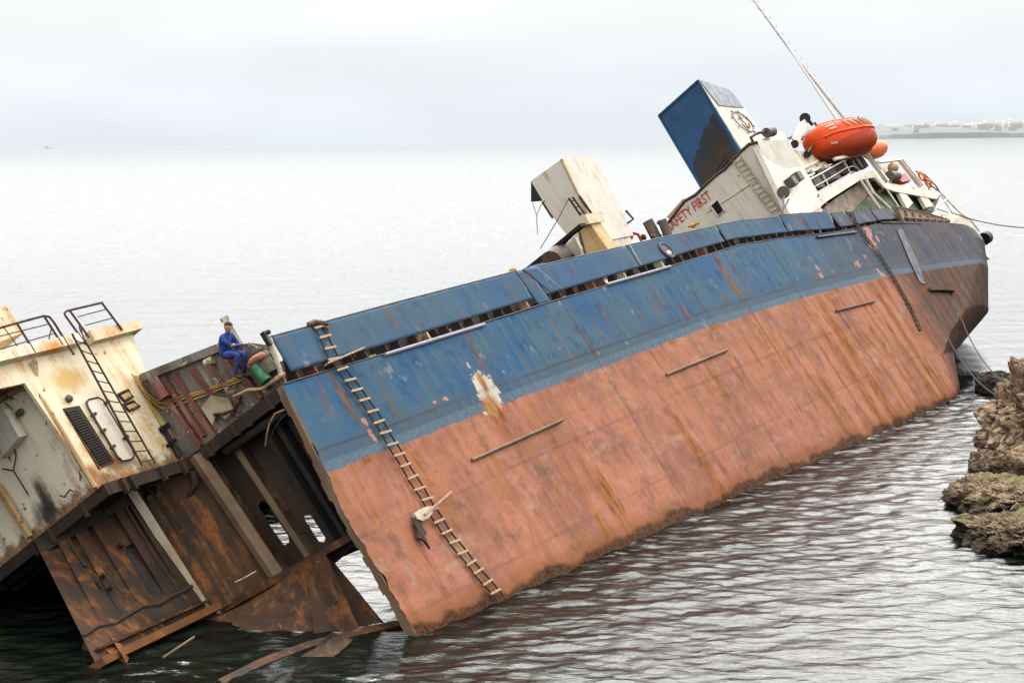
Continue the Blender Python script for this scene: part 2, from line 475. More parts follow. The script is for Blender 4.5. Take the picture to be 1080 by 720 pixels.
sky = wn('ShaderNodeTexSky', sky_type='NISHITA', sun_disc=False); sky.sun_elevation = SUN_EL; sky.sun_rotation = SUN_AZ
tcw = wn('ShaderNodeTexCoord'); sepw = wn('ShaderNodeSeparateXYZ'); nt.links.new(tcw.outputs['Generated'], sepw.inputs[0])
rmp = wn('ShaderNodeValToRGB'); nt.links.new(sepw.outputs[2], rmp.inputs[0])
cr = rmp.color_ramp; cr.interpolation = 'EASE'
HORZ = [(0., (7.5, 8.2, 9.0)), (.03, (7.9, 8.5, 9.2)), (.07, (8.9, 9.15, 9.3)), (.3, (18.5, 18.2, 17.6)), (1., (30, 29.3, 27.5))]
cr.elements[0].position = 0; cr.elements[0].color = (*[v / 35 for v in HORZ[0][1]], 1)
cr.elements[1].position = 1; cr.elements[1].color = (*[v / 35 for v in HORZ[-1][1]], 1)
for p_, c_ in HORZ[1:-1]:
    e = cr.elements.new(p_); e.color = (*[v / 35 for v in c_], 1)
mpw = wn('ShaderNodeMapping'); mpw.inputs['Scale'].default_value = (2.2, 2.2, 9); nt.links.new(tcw.outputs['Generated'], mpw.inputs[0])
nzw = wn('ShaderNodeTexNoise'); nzw.inputs['Scale'].default_value = 1.6; nzw.inputs['Detail'].default_value = 5; nt.links.new(mpw.outputs[0], nzw.inputs['Vector'])
mrw = wn('ShaderNodeMapRange'); nt.links.new(nzw.outputs['Fac'], mrw.inputs[0])
for k, v in enumerate((.3, .7, 35 * .88, 35 * 1.08)): mrw.inputs[k + 1].default_value = v
vmw = wn('ShaderNodeVectorMath', operation='SCALE'); nt.links.new(rmp.outputs[0], vmw.inputs[0]); nt.links.new(mrw.outputs[0], vmw.inputs['Scale'])
glow = wn('ShaderNodeMapRange', interpolation_type='SMOOTHSTEP'); nt.links.new(sepw.outputs[2], glow.inputs[0])
for k, v in enumerate((.085, .32, 0., 1.)): glow.inputs[k + 1].default_value = v
side_ = wn('ShaderNodeMapRange', interpolation_type='SMOOTHSTEP'); nt.links.new(sepw.outputs[1], side_.inputs[0])
for k, v in enumerate((-.1, .9, 0., 1.)): side_.inputs[k + 1].default_value = v
gm = wn('ShaderNodeMath', operation='MULTIPLY'); nt.links.new(glow.outputs[0], gm.inputs[0]); nt.links.new(side_.outputs[0], gm.inputs[1])
gk = wn('ShaderNodeMath', operation='MULTIPLY_ADD'); nt.links.new(gm.outputs[0], gk.inputs[0]); gk.inputs[1].default_value = GLOW; gk.inputs[2].default_value = 1.
vm2 = wn('ShaderNodeVectorMath', operation='SCALE'); nt.links.new(vmw.outputs[0], vm2.inputs[0]); nt.links.new(gk.outputs[0], vm2.inputs['Scale']); vmw = vm2
mxw = wn('ShaderNodeMix', data_type='RGBA'); mxw.inputs[0].default_value = .92
nt.links.new(sky.outputs[0], mxw.inputs[6]); nt.links.new(vmw.outputs[0], mxw.inputs[7]); nt.links.new(mxw.outputs[2], bg.inputs[0])

sd = bpy.data.lights.new('Sun', 'SUN'); sd.energy = 1.2; sd.angle = math.radians(12); sd.color = (1, .94, .85)
so = bpy.data.objects.new('Sun', sd); COL.objects.link(so)
sv = Vector((math.sin(SUN_AZ) * math.cos(SUN_EL), math.cos(SUN_AZ) * math.cos(SUN_EL), math.sin(SUN_EL)))
so.rotation_euler = sv.to_track_quat('Z', 'Y').to_euler(); so.location = (0, 60, 80)

cd = bpy.data.cameras.new('Camera'); cd.sensor_width = 36; cd.lens = FOC / 1080 * 36; cd.clip_end = 40000; cd.clip_start = .5
co = bpy.data.objects.new('Camera', cd); COL.objects.link(co)
co.matrix_world = Matrix(((RT[0], UP[0], -FW[0], 0), (RT[1], UP[1], -FW[1], 0), (RT[2], UP[2], -FW[2], CAM_H), (0, 0, 0, 1)))
scene.camera = co
scene.view_settings.view_transform = 'Standard'; scene.view_settings.look = 'None'
scene.view_settings.exposure = .12; scene.view_settings.gamma = 1
scene.render.engine = 'CYCLES'; scene.cycles.use_denoising = True
scene.cycles.max_bounces = 7; scene.cycles.glossy_bounces = 4; scene.cycles.diffuse_bounces = 3; scene.cycles.volume_bounces = 1
scene.cycles.caustics_reflective = False; scene.cycles.caustics_refractive = False

# ------------------------------------------------------------------ sea
def axis(lo, hi, step, far_lo, far_hi, g=1.09):
    a = list(np.arange(lo, hi, step)); x, d = hi, step
    while x < far_hi: a.append(x); d *= g; x += d
    a.append(far_hi); x, d = lo - step, step; b = []
    while x > far_lo: b.append(x); d *= g; x -= d
    b.append(far_lo); return np.array(b[::-1] + a)


gx = axis(-16, 32, .088, -9500, 9500); gy = axis(40, 92, .082, -150, 15000, 1.06)
X, Y = np.meshgrid(gx, gy, indexing='ij')
spx = np.gradient(gx)[:, None]; spy = np.gradient(gy)[None, :]
Z = np.zeros_like(X)
wr = np.random.default_rng(5)
for k in range(70):
    lam = .29 * (2.6 / .29) ** wr.random()
    ang = math.radians(104) + wr.normal() * .75            # waves run in from the open sea
    kx, ky = 2 * math.pi / lam * math.cos(ang), 2 * math.pi / lam * math.sin(ang)
    amp = .0027 * lam ** .6
    att = np.exp(-((spx * abs(math.cos(ang)) + spy * abs(math.sin(ang))) * 3.2 / lam) ** 2)
    wob = .6 * (fbm(X * .11 + k, Y * .11) - .5) * 6
    ph = kx * X + ky * Y + wr.random() * 6.28 + wob
    gr = .45 + 1.1 * fbm(X * .07 + 3.1 * k, Y * .07 + 1.7 * k, 2)
    Z += amp * gr * att * (np.sin(ph) + .25 * np.cos(2 * ph))
nx, ny = X.shape
me = bpy.data.meshes.new('sea')
me.vertices.add(nx * ny); me.vertices.foreach_set('co', np.stack([X, Y, Z], -1).astype(np.float32).ravel())
ii = np.arange(nx * ny).reshape(nx, ny)
q = np.stack([ii[:-1, :-1], ii[1:, :-1], ii[1:, 1:], ii[:-1, 1:]], -1).reshape(-1, 4)
me.loops.add(q.size); me.loops.foreach_set('vertex_index', q.ravel().astype(np.int32))
me.polygons.add(len(q)); me.polygons.foreach_set('loop_start', (np.arange(len(q)) * 4).astype(np.int32))
me.polygons.foreach_set('use_smooth', np.ones(len(q), bool)); me.update(calc_edges=True)
me.materials.append(M['sea'])
sea = bpy.data.objects.new('sea', me); COL.objects.link(sea); sea['kind'] = 'structure'; sea['label'] = 'grey green rippled sea'

# air: pale sea haze
hz = MB().abox((-9800, -250, -1.5), (9800, 15400, 62))
t = NT('sea_haze'); t.t.nodes.remove(t.b)
pv = t.n('ShaderNodeVolumePrincipled'); pv.inputs['Color'].default_value = (.975, .985, .99, 1); pv.inputs['Density'].default_value = 2.9e-4
pv.inputs['Anisotropy'].default_value = .2
t.l(pv.outputs[0], t.o.inputs['Volume'])
solo('haze', hz, t.m, 'thin pale sea haze', 'haze', WORLD, (0, 0, 0), kind='stuff')


# ------------------------------------------------------------------ the wreck
ship = thing('shipwreck', 'rusting cargo ship heeled over in the sea, blue above a salmon red bottom', 'ship', SHIP, (0, 0, 0))
DECK_X = [-20, 0, 5.2, 14.9, 26.3, 34.7, 40, 46.6, 54, 57, 62, 66, 70, 80]
DECK_Y = [0, 0, .1, .36, .58, .79, .62, .27, .08, -.05, -.5, -1.0, -1.5, -2.1]
LINE_X = [-1, 0, 4.4, 9, 17.4, 26.2, 38.2, 50.5, 57, 66, 72]
LINE_Y = [-2.68, -2.67, -2.59, -2.47, -2.35, -2.2, -2.31, -2.65, -3.1, -3.7, -4.1]
ud = lambda l: np.interp(l, DECK_X, DECK_Y)
ub = lambda l: np.interp(l, LINE_X, LINE_Y)
UU = [-13, -9, -7.3, -6.5, -5.6, -3, -1, .8]
LS_ = [46, 48.6, 50.2, 53.5, 58.5, 65.0, 67.5, 66.5]
LE_ = [60, 61.5, 65.5, 70.5, 75, 76.5, 78.5, 79.]
AA_ = [1.2, 1.2, 1.15, 1.2, 1.5, 1.7, 1.8, 1.8]


def hull_point(u0, l, dent=True):
    """offset outboard of the port side at height u0 and station l"""
    ls = np.interp(u0, UU, LS_); le = np.interp(u0, UU, LE_)
    a = np.interp(u0, UU, AA_)
    t_ = np.clip((l - ls) / (le - ls), 0, 1)
    p = -6.5 * (1 - np.sqrt(np.clip(1 - t_ ** a, 0, 1)))
    s_ = np.clip((-8.9 - u0) / 3.2, 0, 1)
    p = p - 3.2 * (1 - np.sqrt(1 - s_ ** 2))
    p = np.maximum(p, -6.5)
    return p


def hull_sheet(n1, n2, rows, star=False):
    u0 = np.linspace(0, -12.05, rows)[None, :]
    ls = np.interp(u0, UU, LS_); le = np.interp(u0, UU, LE_)
    l0 = np.interp(u0, [-12, -6, -3.8, 0], [-.5, -.55, -.5, 0]) + .34 * (fbm(u0 * 2.6, u0 * 0 + 3.3, 5) - .5) * np.clip(-u0, 0, 1)
    c1 = np.linspace(0, 1, n1)[:, None]; c2 = 1 - np.cos(np.linspace(0, math.pi / 2, n2 + 1)[1:, None])
    c2 = np.sin(np.linspace(0, math.pi / 2, n2 + 1)[1:, None])
    l = np.concatenate([l0 + (ls - l0) * c1, ls + (le - ls) * c2], 0)
    U0 = np.broadcast_to(u0, l.shape)
    u = U0 + ud(l) * np.clip(1 + U0 / 8.5, 0, 1)
    p = hull_point(U0, l)
    if not star:
        fr = np.abs(((l / .76) % 1) - .5) * 2; st_ = np.abs(((u / 1.35) % 1) - .5) * 2
        p = p - .010 * (1 - fr ** 4) * 2.2 * sstep(.35, .75, fbm(l * .25, u * .25, 2)) * (1 - .6 * sstep(20, 40, l)) + .10 * (fbm(l * .3, u * .4, 4) - .5) - .006 * (1 - st_ ** 6)
        p = p - .05 * np.exp(-((l - 9.3) / .9) ** 2 - ((u + 2.3) / .7) ** 2)
    return l, u, p


def sheet_object(name, l, u, p, mat, parent):
    n, m = l.shape
    me = bpy.data.meshes.new(name); me.vertices.add(n * m)
    me.vertices.foreach_set('co', np.stack([l, -p, u], -1).astype(np.float32).ravel())
    ii = np.arange(n * m).reshape(n, m); q = np.stack([ii[:-1, :-1], ii[:-1, 1:], ii[1:, 1:], ii[1:, :-1]], -1).reshape(-1, 4)
    me.loops.add(q.size); me.loops.foreach_set('vertex_index', q.ravel().astype(np.int32))
    me.polygons.add(len(q)); me.polygons.foreach_set('loop_start', (np.arange(len(q)) * 4).astype(np.int32))
    me.polygons.foreach_set('use_smooth', np.ones(len(q), bool)); me.update(calc_edges=True)
    me.materials.append(mat); o = bpy.data.objects.new(name, me); COL.objects.link(o); o.parent = parent; BASE[o.name] = np.zeros(3)
    return o


def put_attr(me, name, arr, typ='FLOAT'):
    a = me.attributes.new(name, typ, 'POINT')
    if typ == 'FLOAT': a.data.foreach_set('value', np.ascontiguousarray(arr, np.float32).ravel())
    else: a.data.foreach_set('color', np.ascontiguousarray(arr, np.float32).ravel())


def paint_hull(me, l, u):
    R = np.zeros_like(l); G = np.zeros_like(l); Bc = np.zeros_like(l); seam = np.zeros_like(l)

    def streak(x0, y0, x1, y1, wd, k):
        nonlocal R
        a = S(x0, y0); b = S(x1, y1); du = b[2] - a[2]
        t_ = (u - a[2]) / du; c = a[0] + (b[0] - a[0]) * t_ + .12 * (fbm(u * 1.3, l * .1 + x0, 2) - .5)
        m = np.exp(-((l - c) / (wd * (.55 + .6 * np.clip(t_, 0, 1)))) ** 2) * sstep(-.03, .04, t_) * (1 - sstep(.55, 1.05, t_)) * k
        R = np.maximum(R, m)

    def spot(x, y, rl, ru, k, ch):
        nonlocal R, G, Bc
        a = S(x, y); m = k * np.exp(-((l - a[0]) / rl) ** 2 - ((u - a[2]) / ru) ** 2)
        if ch == 'R': R = np.maximum(R, m)
        elif ch == 'G': G = np.maximum(G, m)
        else: Bc = np.maximum(Bc, m)
    for s_ in [(345, 390, 392, 462, .28, .62), (330, 385, 365, 470, .2, .5), (490, 345, 520, 408, .16, .75), (572, 322, 632, 425, .12, .62), (586, 318, 655, 408, .13, .62),
               (678, 290, 718, 342, .13, .5), (752, 268, 790, 328, .32, 1.0), (770, 275, 800, 325, .5, .5), (788, 322, 838, 400, .22, .75), (690, 300, 700, 340, .3, .3), (625, 310, 650, 350, .3, .4),
               (935, 283, 975, 345, .5, .6), (950, 330, 1000, 400, .5, .55), (880, 305, 900, 335, .15, .7), (858, 318, 880, 350, .14, .8), (905, 345, 945, 390, .25, .7),
               (845, 400, 870, 450, .25, .5), (590, 470, 640, 570, .25, .45), (760, 440, 800, 505, .25, .5), (628, 540, 645, 580, .2, .9), (555, 540, 570, 600, .18, .5),
               (430, 510, 460, 590, .14, .5), (700, 420, 750, 500, .14, .35), (820, 350, 880, 430, .2, .5), (530, 445, 560, 500, .3, .7), (755, 305, 775, 330, .1, .9), (718, 316, 728, 336, .08, 1.)]:
        streak(*s_)
    spot(514, 411, .70, .75, 1.1, 'G'); spot(518, 432, .6, .45, .7, 'G'); spot(521, 430, .60, .55, 1.15, 'R'); spot(509, 402, .22, .5, .95, 'R'); spot(528, 448, .5, .5, .6, 'R'); spot(494, 385, .15, .22, .6, 'G'); spot(532, 392, .25, .15, .5, 'G')
    for x, y, rl, ru, k, ch in [(720, 326, .32, .28, .8, 'R'), (727, 332, .2, .15, .8, 'R'), (757, 307, .1, .2, .9, 'R'), (855, 272, .35, .18, .55, 'G'), (862, 282, .3, .25, .7, 'B'), (866, 290, .5, .3, .7, 'B'),
                                (905, 278, .8, .35, .7, 'B'), (912, 270, .6, .25, .55, 'B'), (880, 285, .4, .2, .5, 'B'), (840, 295, .5, .2, .5, 'B'), (470, 420, .25, .12, .8, 'B'), (458, 424, .3, .1, .7, 'B'),
                                (393, 458, .18, .3, .8, 'B'), (385, 443, .2, .18, .8, 'B'), (632, 372, .2, .3, .5, 'B'), (635, 362, .12, .2, .5, 'G'), (768, 340, .25, .14, .5, 'G'), (845, 300, .25, .12, .5, 'G'),
                                (920, 262, .35, .6, .55, 'G'), (945, 262, 1., .6, .6, 'B'), (615, 560, .6, .4, .35, 'R'), (400, 545, .5, .3, .5, 'B')]:
        spot(x, y, rl, ru, k, ch)
    # long runs below the paint line, rust towards the stern
    red = (u < ub(l) - .05)
    s1 = fbm(l * 1.9, u * .16 + 4, 4); s2 = fbm(l * .35 + 9, u * .3, 3)
    R = np.maximum(R, red * sstep(.50, .72, s1) * sstep(.40, .60, s2) * .7)
    R = np.maximum(R, red * sstep(.62, .82, fbm(l * 5., u * .3, 3)) * .4)
    R = np.maximum(R, (1 - red) * sstep(.64, .84, fbm(l * 2.7 + 5, u * .14, 3)) * .42 * sstep(.25, 1.2, ub(l) + 2.6 - u))
    R = np.maximum(R, sstep(48, 58, l) * (.06 + .50 * fbm(l * 1.6, u * .22, 4)))
    R = np.maximum(R, .75 * sstep(.26, .0, np.abs(u - ub(l) + .05)) * sstep(.6, .75, fbm(l * .9, u * 0 + 7, 3)))
    Bc = np.maximum(Bc, (1 - red) * (.34 * sstep(44, 52, l) + .12) * sstep(.5, .75, fbm(l * 1.4, u * 1.2 + 3, 4)) * 1.6)
    aftk = sstep(22, 46, l)
    R = np.maximum(R, red * aftk * sstep(.46, .70, fbm(l * 2.3 + 3, u * .13, 4)) * .75 * (1 - .7 * sstep(50, 54, l)))
    R = np.where(l > 50, R * (1 - .45 * sstep(51, 56, l)), R)
    Bc = Bc * (1 - .75 * sstep(51, 55, l))
    # seams
    for q in (17.05, 27.6, 37.8, 46.9, 50.4, 56.8): seam = np.maximum(seam, np.exp(-((l - q - .02 * u) / .035) ** 2) * (u > -8.3))
    for q in (7.4, 22.3, 32.6, 42.2): seam = np.maximum(seam, .45 * np.exp(-((l - q) / .03) ** 2))
    seam = np.maximum(seam, .9 * np.exp(-((u - ub(l) - .62) / .03) ** 2))
    for q in (-1.9, -4.3): seam = np.maximum(seam, .45 * np.exp(-((u - ub(l) - q) / .03) ** 2))
    put_attr(me, 'stain', np.stack([R, G, Bc, np.ones_like(R)], -1), 'FLOAT_COLOR')
    put_attr(me, 'above_line', u - ub(l)); put_attr(me, 'aft', sstep(38, 56, l)); put_attr(me, 'seam', np.clip(seam, 0, 1))


l_, u_, p_ = hull_sheet(760, 150, 190)
hull = sheet_object('port_hull_plating', l_, u_, p_, M['hull'], ship); paint_hull(hull.data, l_, u_)
hull['label'] = 'blue and salmon red hull side streaked with rust'
l2, u2, p2 = hull_sheet(40, 40, 40, True)
sheet_object('starboard_hull_plating', l2 + np.maximum(0, .6 - l2), u2, -13 - p2, M['dark_rust'], ship)
# the skin of the hold behind the side
ml = MB().grid(lambda a, b: (.02 + 27 * a - .5 * min(1, b * 2), .13, ud(27 * a) - .05 - 8.5 * b), 40, 12)
part('inner_plating', ml, M['soot_shade'], ship)
# the torn edge frame of the break
mb = MB()
n = 30
for i in range(n):
    ua, ub_ = -8.4 * i / n, -8.4 * (i + 1) / n
    la = float(np.interp(ua, [-6, -3.8, 0], [-.57, -.52, -.02])); lb = float(np.interp(ub_, [-6, -3.8, 0], [-.57, -.52, -.02]))
    j0, j1 = [.2 + .10 * random.random() for _ in range(2)]
    mb.prism([(la, .025, ua), (la, j0, ua), (lb, j0, ub_), (lb, .025, ub_)], (.05, 0, 0))
part('edge_frame', mb, M['tan_frame'], ship)

# deck with the open hatch
def deck_fn(a, b):
    l = 1. + 69 * a; p0 = float(hull_point(np.array(0.), np.array(l))) - .06
    p = p0 + (-13 - 2 * p0) * b
    return (l, -p, float(ud(l)) - .04)
mb = MB().grid(deck_fn, 138, 52, lambda a, b: not (1.6 < 1 + 69 * a < 26 and 2.3 < 13 * b < 10.8))
part('deck', mb, M['rust'], ship)
mb = MB()
mb.abox((1.6, 10.76, .2), (26, 10.84, 1.35)); mb.prism([(1.6, 2.3, -.1), (26, 2.3, .4), (26, 2.3, 2.0), (8, 2.3, 1.75), (1.6, 2.3, 1.35)], (0, .08, 0)); mb.prism([(26, 1.7, .4), (46, 1.7, .1), (46, 1.7, 1.45), (38, 1.7, 2.0), (26, 1.7, 2.0)], (0, .08, 0))
for i in range(20): mb.abox((2 + i * 1.25, 2.0, .35), (2.06 + i * 1.25, 2.25, 1.25))
mb.abox((26, 2.3, .5), (26.1, 10.8, 1.6))
part('hatch_coaming', mb, M['dark_rust'], ship)

# ------------------------------------------------------------------ bulwark
TOPX = [0, .65, 7.5, 15.4, 28, 36.4, 47, 54.8, 57.5]; TOPY = [1.36, 1.39, 1.59, 1.76, 1.86, 1.88, 1.33, .95, .80]
gapb = lambda l: np.interp(l, [0, 16, 30, 46, 57], [.27, .29, .36, .22, .18])


def bulwark_panel(l0, l1, lean=.0, dent=.03, low=None, top=0., shade=0., skew=0.):
    n = max(8, int((l1 - l0) / .15)); m = 12
    a = np.linspace(0, 1, n + 1)[:, None]; b = np.linspace(0, 1, m + 1)[None, :]
    l = l0 + (l1 - l0) * a + skew * (b - .5)
    bot = ud(l) + (gapb(l) if low is None else low); tp = np.interp(l, TOPX, TOPY) + top
    u = bot + (tp - bot) * b
    p = -.02 + lean * b + dent * (fbm(l * .55 + l0 * 3, u * .7, 3) - .5) * 2 + .004 * np.cos(l * 2 * math.pi / .95)
    o = sheet_object('bulwark_panel', l, u, p, M['bulwark'], ship)
    R = .55 * sstep(.58, .78, fbm(l * 2.4, u * .3 + 2, 3)); R = np.maximum(R, .5 * (1 - sstep(0, .25, b)) * fbm(l * 2, u, 3))
    G = .22 * sstep(.6, .7, fbm(l * 1.1, u * 1.1 + 8, 3))
    put_attr(o.data, 'stain', np.stack([R, G, G * .6, np.ones_like(R)], -1), 'FLOAT_COLOR')
    put_attr(o.data, 'above_line', np.full_like(l, 2.)); put_attr(o.data, 'aft', sstep(40, 52, l) * (1 - shade)); put_attr(o.data, 'seam', np.zeros_like(l))
    md = o.modifiers.new('thickness', 'SOLIDIFY'); md.thickness = .035; md.offset = 0
    return l, u, p


rail_pts = []
for a in [(.68, 15.25, 0, .02), (16.35, 24.3, .0, .025), (24.36, 33.5, 0, .03), (33.62, 40.9, .02, .06), (41.0, 47.2, .05, .08, None, .06, 1.), (47.9, 50.05, -.05, .05, None, -.03), (50.5, 53.6, -.05, .06, None, -.02), (53.75, 56.6, -.08, .08, None, -.02)]:
    l, u, p = bulwark_panel(*a)
    rail_pts.append([(l[i, -1], -p[i, -1], u[i, -1]) for i in range(0, l.shape[0], 3)])
bulwark_panel(15.32, 16.2, .02, .01, .0, -.01, 0., -.25)
bulwark_panel(16.2, 17.2, .07, .02, .30, -.02, 0., -1.0)
for r in rail_pts: part('bulwark_rail', MB().tube(r, .035, 5), M['black'] if r[0][0] < 45 else M['dark_rail'], ship)
for l in np.arange(.9, 57, .92):
    if 15.2 < l < 16.3: continue
    m_ = M['dark_rust'] if rng.random() < .72 else (M['cream'] if rng.random() < .4 else M['red_frame'])
    l = l + rng.normal() * .12; g_ = float(gapb(l))
    part('bulwark_stay', MB().prism([(l, .06, ud(l) - .02), (l, .5, ud(l) - .02), (l, .08, ud(l) + 1.1)], (.05 + .05 * rng.random(), 0, 0)), m_, ship)
# clutter seen through the freeing slot
for l in np.arange(2, 45, 1.9):
    if rng.random() < .55:
        c = ['red_frame', 'tan_frame', 'grey_panel', 'board', 'canvas'][rng.integers(5)]
        x = l + rng.random(); part('deck_scrap', MB().abox((x, .35, ud(x)), (x + .2 + .4 * rng.random(), .6, ud(x) + .12 + .2 * rng.random())), M[c], ship)
# the thin sheared edge along the slot
part('sheer_edge', MB().tube([(l, .0, float(ud(l)) + .0) for l in np.arange(0, 58, .8)], .022, 5), M['black'], ship)
def bar(a, b, r, m, p=.06):
    a = S(*a, p); b = S(*b, p); part('rubbing_bar', MB().tube([a, a + (b - a) * .5, b], r, 8), m, ship)
bar((406, 374), (511, 342), .055, M['funnel_grey']); bar((640, 300), (707, 281), .06, M['funnel_grey']); bar((862, 250), (903, 245), .06, M['black'])
bar((498, 485), (593, 443), .055, M['tan_frame']); bar((703, 395), (767, 369), .055, M['tan_frame']); bar((882, 328), (922, 318), .05, M['dark_rail'])
# fairlead hole in the bulwark
c = S(703, 264, .03)
ring = MB(); rg = []
for k in range(19):
    t_ = 2 * math.pi * k / 18; rg.append(c + np.array([.42 * math.cos(t_) - .12 * math.sin(t_), 0, .34 * math.sin(t_)]))
part('fairlead', ring.tube(rg, .045, 6, False), M['grey_blue'], ship)
f2 = MB().prism([q * 1. + np.array([0, -.006, 0]) for q in rg[:-1]], (0, .05, 0)); part('fairlead_opening', f2, M['black'], ship)
fl = MB().ball(c + np.array([.03, -.02, -.14]), (.2, .05, .11)); part('fairlead_lip', fl, M['grey_panel'], ship, True)
part('bulwark_joint', MB().tube([S(664, 258, .03), S(676, 279, .03)], .02, 5), M['rail_white'], ship)

# ------------------------------------------------------------------ the break: bulkheads under the deck
def bil(c00, c10, c11, c01):
    c00, c10, c11, c01 = map(np.array, (c00, c10, c11, c01))
    return lambda a, b: (c00 * (1 - a) + c10 * a) * (1 - b) + (c01 * (1 - a) + c11 * a) * b


FWD = np.array([-1., 0, 0])
A = bil(T(45, 566, -3.2), T(150, 505, -1.), W(233, 640, .12), W(110, 694, .12))
def slot(ca, cb, ra, rb0, rb1, j=0.):
    """is (a, b) inside an upright round-ended slot"""
    def f(a, b):
        bb = min(max(b, rb0), rb1); return ((a - ca - j * (b - rb0)) / ra) ** 2 + ((b - bb) / cb) ** 2 < 1
    return f
man = slot(.60, .07, .055, .42, .70)
bhA = MB().grid(A, 70, 90, lambda a, b: not man(a, b))
pa = part('broken_bulkhead', bhA, M['rust'], ship)
def rib_on(F, a, w, d, mat, parent, b0=0., b1=1., name='stiffener', n=6):
    mb = MB()
    for i in range(n):
        t0, t1 = b0 + (b1 - b0) * i / n, b0 + (b1 - b0) * (i + 1) / n
        P0, P1 = F(a, t0), F(a, t1); Q0, Q1 = F(a + w, t0), F(a + w, t1)
        mb.add([P0, Q0, Q1, P1, P0 + FWD * d, Q0 + FWD * d, Q1 + FWD * d, P1 + FWD * d], [(0, 4, 7, 3), (1, 2, 6, 5), (4, 5, 6, 7)])
    return part(name, mb, mat, parent)
for a in (.0, .17, .33, .49, .72, .86): rib_on(A, a, .05, .34, M['rust'], pa)
for b in (.44, .86):
    mb = MB(); 
    for i in range(10): mb.tube([A(i / 10, b + .02 * rng.normal()) + FWD * .12, A((i + 1) / 10, b + .012 * rng.normal()) + FWD * .12], .05, 5)
    if b < .5: part('torn_stringer', MB().tube([A(i / 8, .80 + .012 * rng.normal()) + FWD * .3 for i in range(9)], [.05 + .03 * rng.random() for _ in range(9)], 6), M['dark_rust'], pa)
mb = MB().box(A(.30, .48) + FWD * .15, (.08, .25, 0), (0, 0, .04), (.05, 0, 0)).box(A(.30, .58) + FWD * .15, (.08, .25, 0), (0, 0, .04), (.05, 0, 0)).box(A(.27, .53) + FWD * .15, (.05, .04, 0), (0, 0, .2), (.05, 0, 0))
part('step_bracket', mb, M['dark_rust'], pa)
for b_, r_ in ((.93, .05),): part('bulkhead_stringer', MB().beam(A(.0, b_) + FWD * .2, A(1., b_) + FWD * .2, .34, .06), M['rust'], pa)
for a_, b0_, b1_ in ((.245, .02, .36), (.80, .05, .9)): part('bulkhead_pipe', MB().tube([A(a_, b0_) + FWD * .25, A(a_, (b0_ + b1_) / 2) + FWD * .28, A(a_ + .01, b1_) + FWD * .25], .05, 7), M['dark_rust'], pa, True)
part('shade_band', MB().grid(lambda a, b: A(a, b * .12) + FWD * .35, 10, 3), M['soot_shade'], pa)  # dark strip painted in for the deck's shade along the bulkhead top
part('bracket', MB().box(A(.56, .34) + FWD * .15, (.1, .24, 0), (0, 0, .05), (.08, 0, 0)), M['dark_rust'], pa)
part('manhole_back', MB().grid(lambda a, b: A(.40 + .42 * a, .2 + .7 * b) - FWD * .3, 2, 2), M['soot_shade'], pa)
# lower ledge and the foot of the bulkhead
ea, eb = W(112, 700, .02), W(236, 640, .12)
mb = MB().beam(ea + FWD * .3 + (0, 0, .06), eb + FWD * .3 + (0, 0, .06), .5, .2)
part('bulkhead_ledge', mb, M['ledge'], ship)
mb = MB(); fa, fb = W(86, 684, .02), W(134, 700, .0)
q0 = [fa, fb, fb + (0, 0, .35), W(112, 664, .45), W(90, 672, .45)]
mb.prism(q0, (.5, .3, .1)); part('bulkhead_foot', mb, M['ledge'], ship)
pb0 = T(150, 506, -.98)
post = MB().beam(pb0 + FWD * .62, W(234, 638, .15) + FWD * .62, .22, .12); part('bulkhead_post', post, M['canvas'], ship)
B_ = bil(T(138, 511, -.9), T(208, 477, .3), T(301, 604, .2), W(226, 646, .1))
part('tank_end_plate', MB().grid(B_, 24, 24), M['rust'], ship)
st = MB().beam(T(207, 480, .0), T(294, 610, -.1), .36, .22); part('corner_stanchion', st, M['tan_frame'], ship)
C_ = bil(T(207, 477, .9), T(300, 403, .9), T(388, 552, .9), T(300, 606, .9))
def capsule(x0, y0, x1, y1, r):
    a = T(x0, y0, .9); b = T(x1, y1, .9); d = b - a; L2 = d.dot(d)
    def f(P):
        t_ = min(1, max(0, (P - a).dot(d) / L2)); return np.linalg.norm(P - a - d * t_) < r
    return f
h1 = capsule(278, 534, 300, 568, .15); h2 = capsule(325, 546, 339, 567, .12)
bc = part('hold_bulkhead', MB().grid(C_, 110, 110, lambda a, b: not (h1(C_(a, b)) or h2(C_(a, b)))), M['dark_rust'], ship)
for a in (.045, .37, .665, .79, .91):
    rib_on(C_, a, .05 if a < .5 else .045, .36, M['dark_rust'] if a < .4 else M['soot_shade'], bc)  # right-hand ribs get the blacker material, their shade put into the colour
for a in (.04, .365): rib_on(C_, a - .0, .055, .39, M['tan_frame'], bc, .12, 1., 'stiffener_flange')
part('hold_bottom_beam', MB().beam(W(236, 642, .1), T(388, 556, .35), .42, .2), M['rust'], ship)
part('hold_knee', MB().prism([T(300, 604, .3), T(345, 578, .3), T(385, 556, .3), T(378, 572, .3), T(342, 602, .3)], (.15, 0, 0)), M['soot_shade'], ship)
# web of the void aft of the bulkhead
part('tank_bottom', MB().abox((.9, .2, -4.45), (12, 2.4, -4.35)), M['soot_shade'], ship)
part('tank_side', MB().abox((7.0, 2.4, -4.4), (26, 2.5, .3)), M['soot_shade'], ship)
